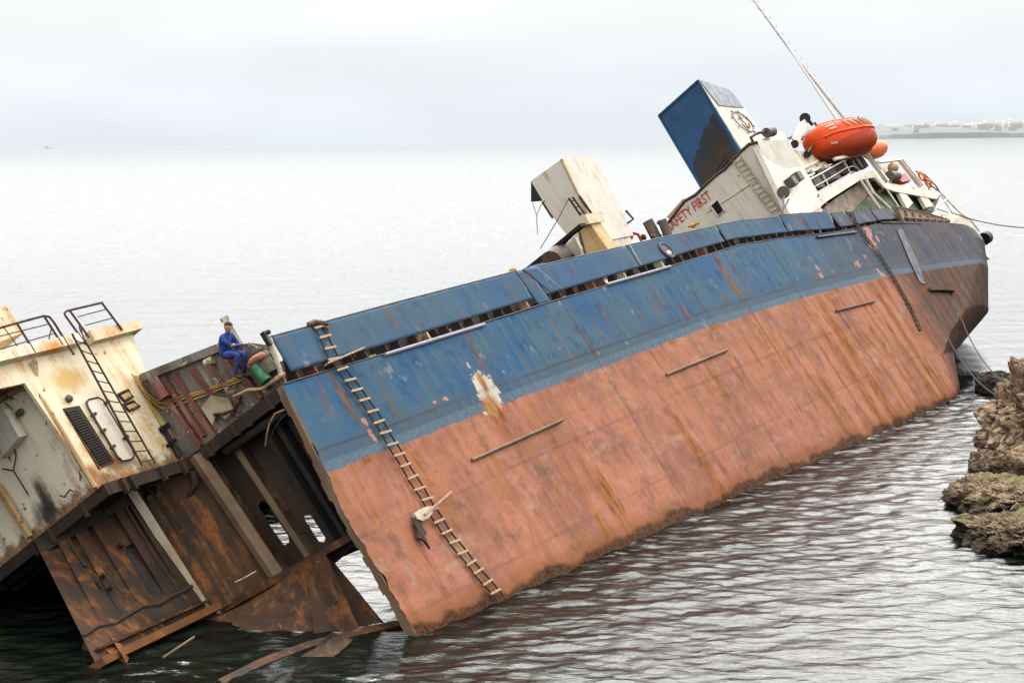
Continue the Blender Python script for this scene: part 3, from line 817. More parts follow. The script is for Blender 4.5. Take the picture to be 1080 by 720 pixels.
# torn plate sagging into the sea
def crumple(F, k, n=26):
    def g(a, b):
        q = F(a, b); e = 4 * a * (1 - a) + .3
        return q + np.array([-.5, .3, .3]) * k * e * float(fbm(np.array(a * 3.1 + k * 9), np.array(b * 3.3), 4) - .5)
    return MB().grid(g, n, n)
part('torn_plate', crumple(bil(W(206, 655, .0), T(236, 640, -.35), W(262, 661, .02), W(214, 660, -.1)), .3), M['rust'], ship, 'all')
part('torn_plate', crumple(bil(T(234, 640, -.35), T(343, 580, -.35), W(380, 667, .0), W(250, 664, .0)), .7), M['rust'], ship, 'all')
part('torn_plate', crumple(bil(T(325, 592, -.15), T(350, 590, -.25), W(405, 656, .1), W(330, 668, .0)), .5), M['rust'], ship, 'all')
# a torn strake lying awash along the hull
edge = [(236, 722), (280, 702), (330, 684), (395, 667), (440, 659), (490, 644), (520, 634), (542, 626)]
mb = MB(); wid = [.5, .55, .5, .6, .5, .55, .5, .1]; hgt = [.02, .06, .08, .05, .10, .12, .16, .15]
rows_ = []
for (x, y), wd, h in zip(edge, wid, hgt):
    b0 = Ww(x, y, -.03); dirn = np.array([-.62, .78, 0])
    rows_.append([loc_of(b0 + np.array([0, 0, -.1])), loc_of(b0 + np.array([0, 0, h])), loc_of(b0 + dirn * wd * .5 + np.array([0, 0, h + .07])), loc_of(b0 + dirn * wd * 1.3 + np.array([0, 0, -.1]))])
mb.loft(rows_, True, True); part('torn_strake', mb, M['rust'], ship, True)
part('torn_strake_lug', crumple(bil(W(318, 692, .02), W(350, 666, .42), W(372, 674, .12), W(352, 692, .0)), .35), M['rust'], ship, 'all')

# ------------------------------------------------------------------ deck edge over the break, forward deck under the house
fd = MB().prism([(-3.35, 4.1, 0), (.2, 4.1, 0), (.2, 19, 0), (-3.35, 19, 0)], (0, 0, -.09))
fd.prism([(.2, .1, 0), (1.6, .1, 0), (1.6, 19, 0), (.2, 19, 0)], (0, 0, -.09))
part('broken_deck_edge', fd, M['dark_rust'], ship)
mb = MB()
mb.abox((-3.42, 4.02, -.30), (-3.3, 19, .03)); mb.abox((-3.3, 4.0, -.30), (.05, 4.1, .03)); mb.abox((.05, .1, -.32), (.2, 4.1, .03))
for x_ in (-2.2, -1.1): mb.abox((x_, 4.1, -.26), (x_ + .06, 19, -.095))
part('deck_girder', mb, M['dark_rust'], ship)
for x in (-2.9, -2.55, -1.3, -.4):
    part('deck_bracket', MB().abox((x, 3.85, -.42), (x + .07, 4.0, .0)), M['dark_rust'], ship)
for y_ in (.6, 1.5, 2.0, 3.1): part('deck_bracket', MB().abox((-.12, y_, -.38), (.05, y_ + .07, .0)), M['dark_rust'], ship)
for y_ in (4.9, 6.3, 7.0, 9.1): part('deck_bracket', MB().abox((-3.56, y_, -.42), (-3.42, y_ + .08, .0)), M['dark_rust'], ship)
for x, y in ((158, 525), (168, 521)): part('pipe_stub', MB().tube([T(x, y, -1.4), T(x - 5, y - 6, -.9)], .085, 8), M['black'], ship)
part('hanging_pipe', MB().tube([T(203, 497, -.2), T(206, 510, -.2), T(200, 522, -.2), T(172, 540, -.3), T(160, 553, -.4)], .09, 8), M['dark_rust'], ship, True)
part('hanging_hose', MB().tube([T(300, 432, -.1), T(290, 436, -.15), T(284, 447, -.2), T(281, 460, -.2), T(280, 470, -.2)], .03, 5), M['grey_panel'], ship)
part('hanging_hose', MB().tube([T(303, 436, -.1), T(296, 442, -.15), T(289, 452, -.2), T(286, 462, -.2)], .025, 5), M['black'], ship)
part('girder_pipe', MB().tube([T(238, 476, .3), T(300, 434, .3)], .13, 8), M['soot_shade'], ship)
part('hanging_cable', MB().tube([T(222, 619, -.5), T(240, 617, -.5), T(256, 610, -.5), T(270, 602, -.5)], .018, 5), M['rail_white'], ship)
part('drain_rod', MB().tube([W(172, 693, .3), W(205, 671, .35)], .03, 5), M['tan_frame'], ship)

# ------------------------------------------------------------------ ribbed wall standing on the deck at the break
LR = .3
top = [(152, 398), (190, 381), (234, 364), (262, 361), (285, 364)]
poly = [T(192, 492, LR), T(140, 398, LR), T(190, 381, LR), T(234, 364, LR), T(262, 362, LR), T(286, 372, LR), T(303, 406, LR), T(299, 414, LR)]
rw = part('ribbed_wall', MB().prism(poly, (.04, 0, 0)), M['grey_wall'], ship)
ribs = [((163, 401), (212, 470)), ((183, 394), (228, 462)), ((202, 390), (250, 447)), ((219, 381), (252, 425)), ((234, 375), (276, 420)), ((252, 378), (283, 410)), ((268, 392), (292, 403)), ((172, 398), (215, 460)), ((243, 376), (270, 412))]
for a, b in ribs: part('rib', MB().beam(T(*a, LR - .12), T(*b, LR - .12), .11, .16, FWD), M['red_frame'], rw)
part('wall_rail', MB().beam(T(150, 398, LR - .1), T(232, 366, LR - .1), .14, .22), M['grey_wall'], rw)
mb = MB().tube([T(160, 400, LR - .35), T(174, 420, LR - .35)], .17, 10); part('rolled_pad', mb, M['red_frame'], rw, True)
for k, (x, y) in enumerate([(0, 0), (2, 5), (-3, -3)]):
    part('yellow_pipe', MB().tube([S(142 + x, 397 + y, -4.1), S(152 + x, 412 + y, -4.08), T(167 + x, 425 + y, LR - .1), T(178, 425 + y, LR - .09), T(215, 414 + y * .7, LR - .09), T(250, 400 + y * .6, LR - .09), T(272, 390 + y * .6, LR - .09)], .024, 5), M['yellow'], rw, True)
part('torn_sheet', MB().prism([T(212, 430, LR - .2), T(222, 417, LR - .24), T(240, 420, LR - .26), T(247, 432, LR - .2), T(238, 442, LR - .22), T(228, 436, LR - .22), T(224, 448, LR - .22)], (.02, 0, 0)), M['canvas'], rw)
part('torn_sheet', MB().prism([T(237, 450, LR - .2), T(246, 440, LR - .24), T(258, 443, LR - .22), T(250, 455, LR - .2)], (.02, 0, 0)), M['grey_panel'], rw)
part('rusted_bracket', MB().tube([T(226, 437, LR - .3), T(236, 436, LR - .4), T(247, 432, LR - .3), T(255, 418, LR - .3)], .05, 5), M['rust'], rw)
part('foam_roll', MB().tube([T(217, 383, LR - .1), T(225, 379, LR - .1)], .12, 8), M['canvas'], rw, True)
part('frayed_hawser', MB().tube([T(246, 418, LR - .4), T(262, 411, LR - .42), T(276, 410, LR - .42), T(286, 403, LR - .3), T(296, 396, LR - .2), T(300, 394, LR - .1)], [.03, .05, .045, .05, .07, .06], 7), M['wood'], rw, True)
part('wall_end_plate', MB().prism([T(262, 361, 1.0), T(285, 364, 1.0), T(291, 400, 1.0), T(270, 402, 1.0), T(250, 372, 1.0)], (.05, 0, 0)), M['grey_wall'], ship)
part('bulwark_end_post', MB().beam(T(284, 356, .2), T(297, 396, .2), .10, .1), M['grey_panel'], ship)
part('end_fitting', MB().box(T(281, 357, .1), (.06, 0, 0), (0, .07, 0), (0, 0, .2)).ball(T(283, 350, .1), .07), M['black'], ship)

# ------------------------------------------------------------------ forward deckhouse
q1, q2 = T(46, 541, -3.6), T(44, 526, -3.6)
M['front_paint'] = painted('front_wall_paint', (.86, .78, .62), (.76, .68, .54), .7, .6, foot=.4, spots=[(tuple(q1), (.5, .62, .62), (.012, .011, .010)), (tuple(q2), (.5, .3, .8), (.03, .028, .026)), (tuple(T(90, 490, -3.6)), (.5, .35, 1.3), (.36, .14, .03))])
M['roof_paint'] = painted('roof_edge_paint', (.76, .69, .55), (.68, .60, .45), 1.1, .5, rust=(.50, .24, .045), spots=[(tuple(S(60, 372, -3.86)), (.75, .6, .5), (.52, .19, .018))])
M['side_paint'] = painted('house_side_paint', (.76, .67, .49), (.68, .58, .40), 1.2, .5, rust=(.52, .27, .05), foot=.6, spots=[(tuple(S(187, 475, -4.2)), (.35, .5, 1.0), (.50, .20, .02)), (tuple(S(98, 500, -4.2)), (.4, .4, .5), (.30, .11, .025)), (tuple(S(118, 488, -4.2)), (.5, .4, .4), (.2, .08, .02)), (tuple(S(160, 420, -4.2)), (.25, .4, .8), (.46, .22, .04)), (tuple(S(75, 400, -4.2)), (.9, .4, .45), (.56, .36, .12))])
hs = part('deckhouse', MB().prism([(-3.5, 4.2, 0), (.12, 4.2, 0), (.66, 4.2, 2.75), (1.05, 4.2, 4.15), (-9, 4.2, 4.15), (-9, 4.2, 3.3), (-3.9, 4.2, 3.3)], (0, .1, 0)), M['side_paint'], ship, label='cream deckhouse wall streaked with rust')
part('front_wall', MB().prism([(-3.45, 4.25, 0), (-3.55, 4.25, 2.9), (-3.6, 4.6, 3.28), (-3.6, 5.2, 3.42), (-3.6, 19, 3.42), (-3.45, 19, 0)], (.08, 0, 0)), M['front_paint'], hs)
part('corner_rim', MB().tube([(-3.55, 4.2, .05), (-3.62, 4.2, 2.7), (-3.66, 4.32, 3.15), (-3.68, 4.62, 3.36), (-3.68, 5.3, 3.46), (-3.68, 19, 3.46)], .075, 7), M['rim'], hs, True)
part('back_wall', MB().prism([(.12, 4.3, 0), (.12, 12, 0), (1.05, 12, 4.1), (1.05, 4.3, 4.1)], (.05, 0, 0)), M['cream'], hs)
part('roof', MB().prism([(-9, 3.86, 3.78), (-1.35, 3.86, 3.98), (-1.35, 3.86, 4.26), (-9, 3.86, 4.1)], (0, 9, 0)), M['roof_paint'], hs)
part('roof', MB().prism([(-.92, 3.92, 3.96), (1.22, 3.92, 4.05), (1.32, 3.92, 4.32), (-.88, 3.92, 4.30)], (0, 9, 0)), M['cream'], hs)
part('roof_bracket', MB().prism([(-3.4, 4.2, 3.4), (-3.4, 3.9, 3.82), (-3.4, 4.2, 3.82)], (.08, 0, 0)), M['cream'], hs)
part('roof_block', MB().prism([S(-20, 328, -7.5), S(6, 322, -7.5), S(26, 350, -7.5), S(-4, 362, -7.5)], (0, 2, 0)), M['cream'], hs)
HP = -4.2
def wall_prism(pts, off, thick): return MB().prism([S(*q, HP + off) for q in pts], (0, -thick, 0))
vt = part('vent', wall_prism([(66, 431), (83, 428), (120, 487), (104, 495)], .01, .03), M['rust'], hs)
for k in range(22):
    t_ = (k + .7) / 22.5; a = S(69 + 37 * t_, 433 + 58 * t_, HP + .07); b = S(81 + 37 * t_, 430 + 56 * t_, HP + .07)
    part('louvre', MB().beam(a, b, .05, .02), M['black'], vt)
part('vent_recess', wall_prism([(69, 433), (81, 430), (117, 485), (106, 491)], .045, .012), M['soot_shade'], vt)
hd = part('hatch_door', wall_prism([(91, 424), (94, 421), (104, 419), (109, 422), (140, 474), (142, 480), (139, 484), (129, 486), (124, 482), (93, 430)], .05, .05), M['rail_white'], hs)
rim_ = [S(x, y, HP + .11) for x, y in [(91, 424), (94, 421), (104, 419), (109, 422), (140, 474), (142, 480), (139, 484), (129, 486), (124, 482), (93, 430), (91, 424)]]
part('rim', MB().tube(rim_, .025, 5), M['dark_rail'], hd)
for q in ((99, 437), (109, 454), (119, 471), (113, 424), (133, 461)): part('dog', MB().box(S(*q, HP + .15), (.1, 0, .02), (0, .03, 0), (-.01, 0, .04)), M['dark_rail'], hd)
ld = part('wall_ladder', MB().tube([S(76, 352, HP + .5), S(150, 491, HP + .22)], .035, 6).tube([S(89, 358, HP + .5), S(164, 489, HP + .22)], .03, 6), M['dark_rail'], hs)
for k in range(13):
    t_ = (k + .6) / 13; part('rung', MB().tube([S(76 + 74 * t_, 352 + 139 * t_, HP + .5 - .28 * t_), S(89 + 75 * t_, 358 + 131 * t_, HP + .5 - .28 * t_)], .017, 5), M['dark_rail'], ld)
for pts in ([(125, 416), (135, 411), (140, 418), (131, 423)], [(130, 427), (141, 423), (147, 428), (136, 433)]):
    part('small_frame', MB().tube([S(x, y, HP + .03) for x, y in pts + pts[:1]], .045, 5), M['rust'], hs)
    part('frame_plate', MB().prism([S(x, y, HP + .02) for x, y in pts], (0, -.01, 0)), M['amber'], hs)
part('valve', MB().tube([S(169, 450, HP + .12), S(176, 457, HP + .12), S(184, 471, HP + .12), S(190, 482, HP + .12)], .07, 8).box(S(174, 451, HP + .14), (.14, 0, .03), (0, .1, 0), (0, 0, .08)).box(S(181, 467, HP + .14), (.14, 0, .03), (0, .1, 0), (0, 0, .05)), M['black'], hs)
part('wall_lamp', MB().ball(S(73, 420, HP + .08), (.11, .1, .11)), M['pipe_grey'], hs, True)
part('conduit', MB().tube([S(143, 396, HP + .04), S(160, 430, HP + .04), S(192, 484, HP + .04)], .04, 5), M['yellow'], hs)
# fittings on the front wall
LF = -3.62
part('wall_cable', MB().tube([T(5, 424, LF), T(12, 431, LF - .03), T(15, 440, LF - .03), T(19, 445, LF - .03)], .018, 5), M['dark_rail'], hs)
part('wall_knob', MB().ball(T(21, 435, LF - .04), (.06, .16, .1)), M['pipe_grey'], hs, True)
part('wall_bracket', MB().prism([T(-6, 448, LF - .3), T(4, 432, LF - .3), T(20, 461, LF - .3), T(0, 484, LF - .3)], (.3, 0, 0)), M['grey_panel'], hs)
for q in ([(2, 494), (14, 496), (17, 480), (14, 468)], [(14, 496), (23, 510), (30, 522)], [(63, 522), (68, 524), (74, 516), (77, 518)]):
    part('wall_conduit', MB().tube([T(x, y, LF - .03) for x, y in q], .022, 5), M['rust'], hs)
part('door_frame', MB().beam(T(-3, 512, LF - .06), T(31, 566, LF - .06), .14, .16, FWD), M['rim'], hs)
part('front_soot', MB().prism([T(34, 552, LF - .004), T(33, 538, LF - .004), T(40, 528, LF - .004), T(47, 520, LF - .004), T(54, 530, LF - .004), T(61, 535, LF - .004), T(58, 545, LF - .004)], (.006, 0, 0)), M['soot_shade'], hs) if False else None
# railings on the house roof
RP = HP + .32
def rails(paths, r, mat, parent, name='railing'):
    mb = MB()
    for p in paths: mb.tube(p, r, 6)
    return part(name, mb, mat, parent, True)
rails([[S(-12, 349, RP), S(20, 340, RP), S(46, 333, RP), S(52, 334, RP), S(57, 340, RP), S(78, 374, RP)], [S(18, 341, RP), S(37, 372, RP)], [S(47, 334, RP), S(66, 364, RP)]], .035, M['dark_rail'], hs)
rails([[S(-10, 357, RP), S(50, 342, RP)], [S(-10, 371, RP), S(56, 352, RP)], [S(4, 345, RP), S(26, 375, RP)]], .016, M['dark_rail'], hs)
rails([[S(90, 362, RP), S(69, 333, RP), S(68, 330, RP), S(70, 328, RP), S(78, 326, RP), S(108, 319, RP)], [S(74, 328, RP), S(94, 356, RP)], [S(108, 320, RP), S(129, 348, RP)], [S(84, 344, RP), S(88, 358, RP)]], .035, M['dark_rail'], hs)
rails([[S(82, 334, RP), S(112, 326, RP)], [S(90, 343, RP), S(120, 335, RP)]], .016, M['dark_rail'], hs)
rails([[S(51, 368, RP), S(52, 355, RP), S(54, 347, RP)]], .02, M['dark_rail'], hs, 'rail_lamp_stem')
# ------------------------------------------------------------------ white ventilator house amidships
LB = 26.
dL = np.array([1., 0, 0])
vh = part('ventilator_house', MB().prism([T(560, 191, LB), T(592, 168, LB), T(634, 255, LB), T(614, 268, LB), T(594, 243, LB), T(583, 229, LB), T(573, 213, LB)], dL * 3.1), M['white'], ship)
part('hood_lip', MB().prism([T(560, 191, LB + .02), T(560, 213, LB + .02), T(573, 212, LB + .02)], dL * 3), M['soot_shade'], vh)
part('hood_lip', MB().beam(T(572, 213, LB), T(583, 230, LB), .06, .08), M['dark_rail'], vh)
part('corner_trim', MB().beam(T(592, 168, LB - .02) + dL * 0, T(634, 255, LB - .02), .07, .07), M['amber'], vh)
part('lower_casing', MB().prism([T(606, 255, LB + .1), T(632, 252, LB + .1), T(652, 292, LB + .1), T(626, 298, LB + .1)], dL * 2.75), M['grey_panel'], vh)
ebase = T(628, 252, LB)
sp0 = S(668, 228, ebase[1] * -1)
part('hood_edge', MB().tube([T(660, 222, LB + 3.1), T(668, 231, LB + 3.1), T(661, 236, LB + 3.1)], .05, 5), M['dark_rail'], vh)
part('hanging_strap', MB().tube([T(562, 214, LB), T(566, 227, LB), T(567, 247, LB)], .025, 5).tube([T(571, 215, LB), T(566, 227, LB)], .02, 5), M['grey_panel'], vh)
# masts, column and the collapsed plate in front of it
LC = 24.2
part('ladder_stile', MB().tube([T(600, 209, LC), T(640, 268, LC)], .05, 6).tube([T(604, 208, LC), T(646, 266, LC)], .05, 6), M['dark_rail'], ship)
part('ladder_stile', MB().tube([T(611, 207, LC + .5), T(652, 266, LC + .5)], .06, 6), M['dark_rail'], ship)
for k in range(9):
    t_ = (k + .5) / 9
    part('stile_rung', MB().tube([T(600 + 40 * t_, 209 + 59 * t_, LC), T(604 + 42 * t_, 208 + 58 * t_, LC)], .02, 5), M['dark_rail'], ship)
part('stay_wire', MB().tube([T(600, 209, LC), T(588, 232, LC), T(570, 262, LC)], .018, 4), M['dark_rail'], ship)
part('winch_column', MB().prism([T(609, 233, LC - .6), T(619, 231, LC - .6), T(643, 266, LC - .6), T(636, 284, LC - .6), T(622, 280, LC - .6)], dL * .9), M['amber'], ship)
part('column_cap', MB().prism([T(605, 230, LC - .9), T(617, 226, LC - .9), T(622, 236, LC - .9), T(611, 239, LC - .9)], dL * 1.4), M['cream'], ship)
part('column_side', MB().prism([T(609, 239, LC - .5), T(613, 239, LC - .5), T(630, 276, LC - .5), T(616, 280, LC - .5)], dL * .5), M['pipe_grey'], ship)
part('collapsed_plate', MB().prism([T(543, 291, LC - 3.5), T(575, 266, LC - 3.5), T(611, 236, LC - 3.5), T(613, 239, LC - 3.5), T(598, 250, LC - 3.5), T(574, 278, LC - 3.5), T(556, 296, LC - 3.5)], dL * .5), M['soot_shade'], ship)
part('collapsed_plate', MB().prism([T(592, 262, LC - 2.4), T(606, 250, LC - 2.4), T(612, 262, LC - 2.4), T(616, 284, LC - 2.4), T(604, 284, LC - 2.4)], dL * .2), M['canvas'], ship)
part('winch_drum', MB().tube([T(582, 276, LC - 4), T(592, 268, LC - 3.2)], .42, 12), M['pipe_grey'], ship, True)
part('winch_drum', MB().tube([T(572, 284, LC - 4), T(583, 279, LC - 3.6)], .22, 10), M['canvas'], ship, True)
part('winch_frame', MB().prism([T(586, 285, LC - 3), T(594, 258, LC - 3), T(604, 268, LC - 3), T(606, 286, LC - 3)], dL * .15), M['dark_rust'], ship)
# deck pipes
for a, b, r, m in (((683, 233), (695, 256), .24, 'pipe_grey'), ((698, 232), (706, 252), .2, 'pipe_grey'), ((694, 234), (700, 238), .1, 'dark_rail')):
    part('vent_pipe', MB().tube([T(*a, 33), T(*b, 33)], r, 10), M[m], ship)
part('red_pipe', MB().tube([T(664, 250, 30), T(668, 246, 30), T(673, 247, 30), T(677, 254, 30)], .07, 6), M['red_box'], ship, True)
part('pipe_flange', MB().ball(T(663, 249, 29.8), .2), M['pinksack'], ship, True)
for q in ((679, 250), (689, 250), (655, 256)): part('deck_valve', MB().ball(T(*q, 30), (.1, .1, .14)), M['dark_rail'], ship, True)
part('yellow_valve', MB().ball(T(731, 238, 41), .12).tube([T(726, 239, 41), T(737, 235, 41)], .07, 6), M['yellow'], ship, True)
part('yellow_valve', MB().ball(T(568, 283, 18), (.13, .13, .16)), M['yellow'], ship, True)
part('yellow_valve', MB().ball(T(541, 286, 16.5), (.14, .14, .14)), M['yellow'], ship, True)

# ------------------------------------------------------------------ after deckhouse with the funnel
LH = 44.
outline = [(690, 262), (701, 240), (712, 225), (722, 212), (734, 205), (745, 194), (756, 184), (765, 178), (772, 170), (781, 160), (790, 152), (799, 150), (838, 232), (846, 262)]
ah = part('after_deckhouse', MB().prism([T(*q, LH) for q in outline], dL * 4.3), M['white'], ship)
mbk = MB().tube([T(x, y, LH - .03) for x, y in outline[1:-2]], .07, 5); part('roof_edge', mbk, M['dark_rail'], ah)
part('roof_edge', MB().tube([T(795, 152, LH - .05), T(792, 145, LH), T(798, 141, LH + .5), T(806, 139, LH + 1.5), T(812, 137, LH + 2)], .08, 5), M['dark_rail'], ah, True)
part('exhaust_stub', MB().tube([T(808, 140, LH + 1.6), T(815, 139, LH + 2.6)], .24, 10), M['pipe_grey'], ah, True)
corner = [S(797, 150, .02), S(808, 145, -.1), S(818, 138, -.1), S(826, 139, -.1), S(838, 160, -.1), S(863, 203, -.1), S(858, 222, -.1), S(838, 236, .02)]
part('side_casing', MB().prism(corner, (0, .25, 0)), M['white'], ah)
part('window', MB().prism([T(750, 217, LH - .05), T(757, 211, LH - .05), T(763, 222, LH - .05), T(757, 227, LH - .05)], dL * .05), M['glass'], ah)
fr_ = [T(x, y, LH - .06) for x, y in [(749, 217), (757, 210.5), (764, 222), (757, 228), (749, 217)]]
part('window_frame', MB().tube(fr_, .05, 5), M['rail_white'], ah)
lad = part('wall_ladder', MB().tube([T(773, 170, LH - .1), T(814, 226, LH - .1)], .035, 5).tube([T(781, 165, LH - .1), T(822, 222, LH - .1)], .035, 5), M['canvas'], ah)
for k in range(12):
    t_ = (k + .5) / 12; part('rung', MB().tube([T(773 + 41 * t_, 170 + 56 * t_, LH - .1), T(781 + 41 * t_, 165 + 57 * t_, LH - .1)], .03, 5), M['canvas'], lad)
part('wall_seam', MB().tube([T(745, 225, LH - .02), T(798, 190, LH - .02)], .025, 4), M['canvas'], ah)
part('awning_edge', MB().prism([T(703, 229, LH + .3), T(720, 210, LH + .3), T(723, 213, LH + .3), T(707, 232, LH + .3)], dL * .3), M['wood'], ah)

def lettering(name, text, p0, p1, height, mat, parent, depth=.02, xs=1.):
    """raised paint letters from p0 towards p1 on the ship"""
    cu = bpy.data.curves.new(name, 'FONT'); cu.body = text; cu.size = 1.; cu.resolution_u = 3; cu.extrude = .0
    to = bpy.data.objects.new(name, cu); me = bpy.data.meshes.new_from_object(to); bpy.data.objects.remove(to)
    co_ = np.array([v.co[:] for v in me.vertices]); w0 = co_[:, 0].max() - co_[:, 0].min(); h0 = co_[:, 1].max()
    p0 = np.array(p0); p1 = np.array(p1); ex = p1 - p0; wd = np.linalg.norm(ex); ex = ex / wd
    nr = nrm(np.cross(ex, height)); hh = np.array(height)
    vs = [p0 + ex * (c[0] - co_[:, 0].min()) / w0 * wd + hh * c[1] / h0 for c in co_]
    mb = MB().add(vs, [tuple(p.vertices) for p in me.polygons]); o = part(name, mb, mat, parent)
    md = o.modifiers.new('paint', 'SOLIDIFY'); md.thickness = depth; md.offset = 0
    return o

lettering('lettering', 'SAFETY FIRST', T(706.5, 244.5, LH - .03), T(751, 209, LH - .03), T(703, 234.5, LH - .03) - T(708, 243, LH - .03), M['red_paint'], ah)
# funnel
LFN = 44.9
cA, cB, cC, cD = T(695.5, 122, LFN), T(737, 85, LFN), T(800, 186, LFN), T(757, 226, LFN)
PF = -float(cB[1])
top_b = S(770, 96, PF); shoulder = S(784, 114, PF); aft_b = S(812, 150, PF); low_b = S(812, 200, PF)
wv = cA - cB
side = [cB, top_b, shoulder, aft_b, low_b, cC]
fn = part('funnel', MB().prism(side, wv), M['white'], ship, label='ship funnel, blue in front and white on the side')
def inset(s, t_, off=-.012): return cA + (cB - cA) * s + (cD - cA) * t_ + np.array([off, 0, 0])
part('front_panel', MB().prism([inset(-.01, -.005), inset(1.01, -.005), inset(1.01, 1), inset(-.01, 1)], (-.05, 0, 0)), M['funnel_blue'], fn)
zig = [(0.04, .56), (.14, .50), (.17, .49), (.20, .505), (.27, .455), (.31, .45), (.33, .47), (.45, .41), (.52, .385), (.55, .39), (.60, .36), (.66, .345), (.70, .37), (.80, .32), (.94, .30)]
part('jagged_panel', MB().prism([inset(a, b, -.058) for a, b in zig] + [inset(.94, .98, -.058), inset(.04, .98, -.058)], (-.006, 0, 0)), M['funnel_dark'], fn)  # darker blue below a jagged upper edge
part('brown_panel', MB().prism([inset(.10, .62, -.07), inset(.88, .44, -.07), inset(.88, .98, -.07), inset(.10, .98, -.07)], (-.008, 0, 0)), M['funnel_brown'], fn)  # dark brown lower part of the funnel front
part('grille', MB().prism([inset(.40, .70, -.078), inset(.72, .66, -.078), inset(.72, .84, -.078), inset(.40, .88, -.078)], (-.03, 0, 0)), M['soot_shade'], fn)
for k in range(4): part('grille_bar', MB().beam(inset(.40, .73 + .04 * k, -.12), inset(.72, .69 + .04 * k, -.12), .03, .03), M['pipe_grey'], fn)
for a, b in (((0, 0), (1, 0)), ((1, 0), (1, 1)), ((0, 0), (0, 1))): part('panel_edge', MB().beam(inset(*a, -.09), inset(*b, -.09), .09, .09), M['funnel_blue'], fn)
off = np.array([0, -.015, 0])
grey_low = S(758, 111.5, PF), S(784.5, 115.5, PF)
part('funnel_cap', MB().prism([cB + off, top_b + off, shoulder + off, grey_low[0] + off], (0, -.02, 0)), M['funnel_grey'], fn)
part('funnel_top', MB().prism([cB + (0, 0, .02), top_b + (0, 0, .02), top_b + wv + (0, 0, .02), cB + wv + (0, 0, .02)], (0, 0, .05)), M['funnel_grey'], fn)
ec = S(784, 128.5, PF + .04)
exy = [S(775, 118, PF + .05) - ec, S(789.5, 133, PF + .05) - S(786, 128.5, PF + .05)]
ea_ = (S(793, 138.5, PF + .04) - S(775, 118, PF + .04)) / 2; eb_ = (S(790.5, 127.5, PF + .04) - S(777.5, 129.5, PF + .04)) / 2
ring = [ec + ea_ * math.cos(k * math.pi / 12) + eb_ * math.sin(k * math.pi / 12) for k in range(25)]
em = MB().tube(ring, .035, 5, False)
for k in range(8):
    a = k * math.pi / 4 + .3; d = ea_ * math.cos(a) + eb_ * math.sin(a); em.tube([ec + d * 1., ec + d * 1.25], .035, 5)
part('wheel_emblem', em, M['dark_paint'], fn)
part('anchor_emblem', MB().tube([ec - ea_ * .6, ec + ea_ * .62], .03, 5).tube([ec + ea_ * .2 + eb_ * .55, ec + ea_ * .6 + eb_ * .3, ec + ea_ * .66, ec + ea_ * .6 - eb_ * .3, ec + ea_ * .2 - eb_ * .55], .03, 5).tube([ec - ea_ * .35 + eb_ * .3, ec - ea_ * .35 - eb_ * .3], .03, 5), M['red_frame'], fn)

# ------------------------------------------------------------------ boat deck, gear and stern
PB = -.3
fas = [(838, 228), (872, 203.5), (905.5, 183), (926.5, 179), (936, 192), (944, 196), (992, 204)]
low = [(843, 236), (874, 211), (907, 190), (922, 187), (933, 198), (944, 202), (988, 210)]
f3 = [S(*q, PB) for q in fas]; g3 = [S(*q, PB) for q in low]
bd = part('boat_deck', MB().prism(f3 + g3[::-1], (0, .12, 0)), M['rail_white'], ship)
inn = np.array([0, 4.5, 0.])
mb = MB()
for i in range(len(f3) - 1):
    a, b = (f3[i] + g3[i]) / 2 + (0, .12, 0), (f3[i + 1] + g3[i + 1]) / 2 + (0, .12, 0); dz = np.array([0, 0, -.1])
    mb.add([a, b, b + inn, a + inn, a + dz, b + dz, b + inn + dz, a + inn + dz], [(0, 1, 2, 3), (7, 6, 5, 4), (2, 6, 7, 3), (0, 3, 7, 4), (1, 5, 6, 2)])
part('boat_deck_plate', mb, M['brown_under'], bd)
for i in range(1, 5):
    a = g3[i] + (0, .15, -.02); part('deck_beam', MB().beam(a, a + inn, .12, .2), M['brown_under'], bd)
part('green_bulkhead', MB().prism([S(897, 226, -.75), S(916, 207, -.75), S(930, 194, -.75), S(992, 206, -.75), S(984, 224, -.75), S(950, 232, -.75)], (0, .1, 0)), M['deep_green'], bd)
part('brown_bulkhead', MB().prism([S(848, 236, -.9), S(880, 210, -.9), S(908, 192, -.9), S(922, 192, -.9), S(900, 236, -.9)], (0, .1, 0)), M['brown_under'], bd)
for pts, r in (([(906, 188), (928, 221)], .09), ([(911, 186), (921, 204), (938, 220)], .11), ([(934, 198), (949, 220)], .06)):
    part('deck_post', MB().tube([S(*q, -.35) for q in pts], r, 7), M['rail_white'], bd, True)
for a, b, c, d in (((943, 194), (949, 195), (963, 214), (957, 220)), ((964, 197), (970, 198), (985, 217), (977, 219))):
    part('deck_bracket', MB().prism([S(*q, -.35) for q in (a, b, c, d)], (0, .2, 0)), M['rail_white'], bd)
PR = -.3
rails([[S(832, 203, PR), S(836, 199, PR), S(866, 183, PR), S(889, 170, PR), S(914, 162, PR)], [S(835, 200, PR), S(853, 208, PR)], [S(846, 194, PR), S(853, 210, PR)], [S(867, 183, PR), S(874, 196, PR)], [S(890, 170, PR), S(897, 182, PR)]], .045, M['rail_white'], bd)
rails([[S(850, 202, PR), S(872, 190, PR), S(893, 177, PR), S(900, 175, PR), S(906, 179, PR)], [S(853, 208, PR), S(876, 195, PR), S(900, 181, PR)]], .03, M['rail_white'], bd)
part('davit_frame', MB().beam(S(913, 161, 0), S(936, 192, 0), .22, .25).beam(S(880, 168, 0), S(914, 161, 0), .14, .16), M['rail_white'], bd)
part('stern_frame', MB().beam(S(949, 169, -.3), S(971, 197, -.3), .22, .25).beam(S(926, 171, -.3), S(950, 168, -.3), .14, .16), M['rail_white'], bd)
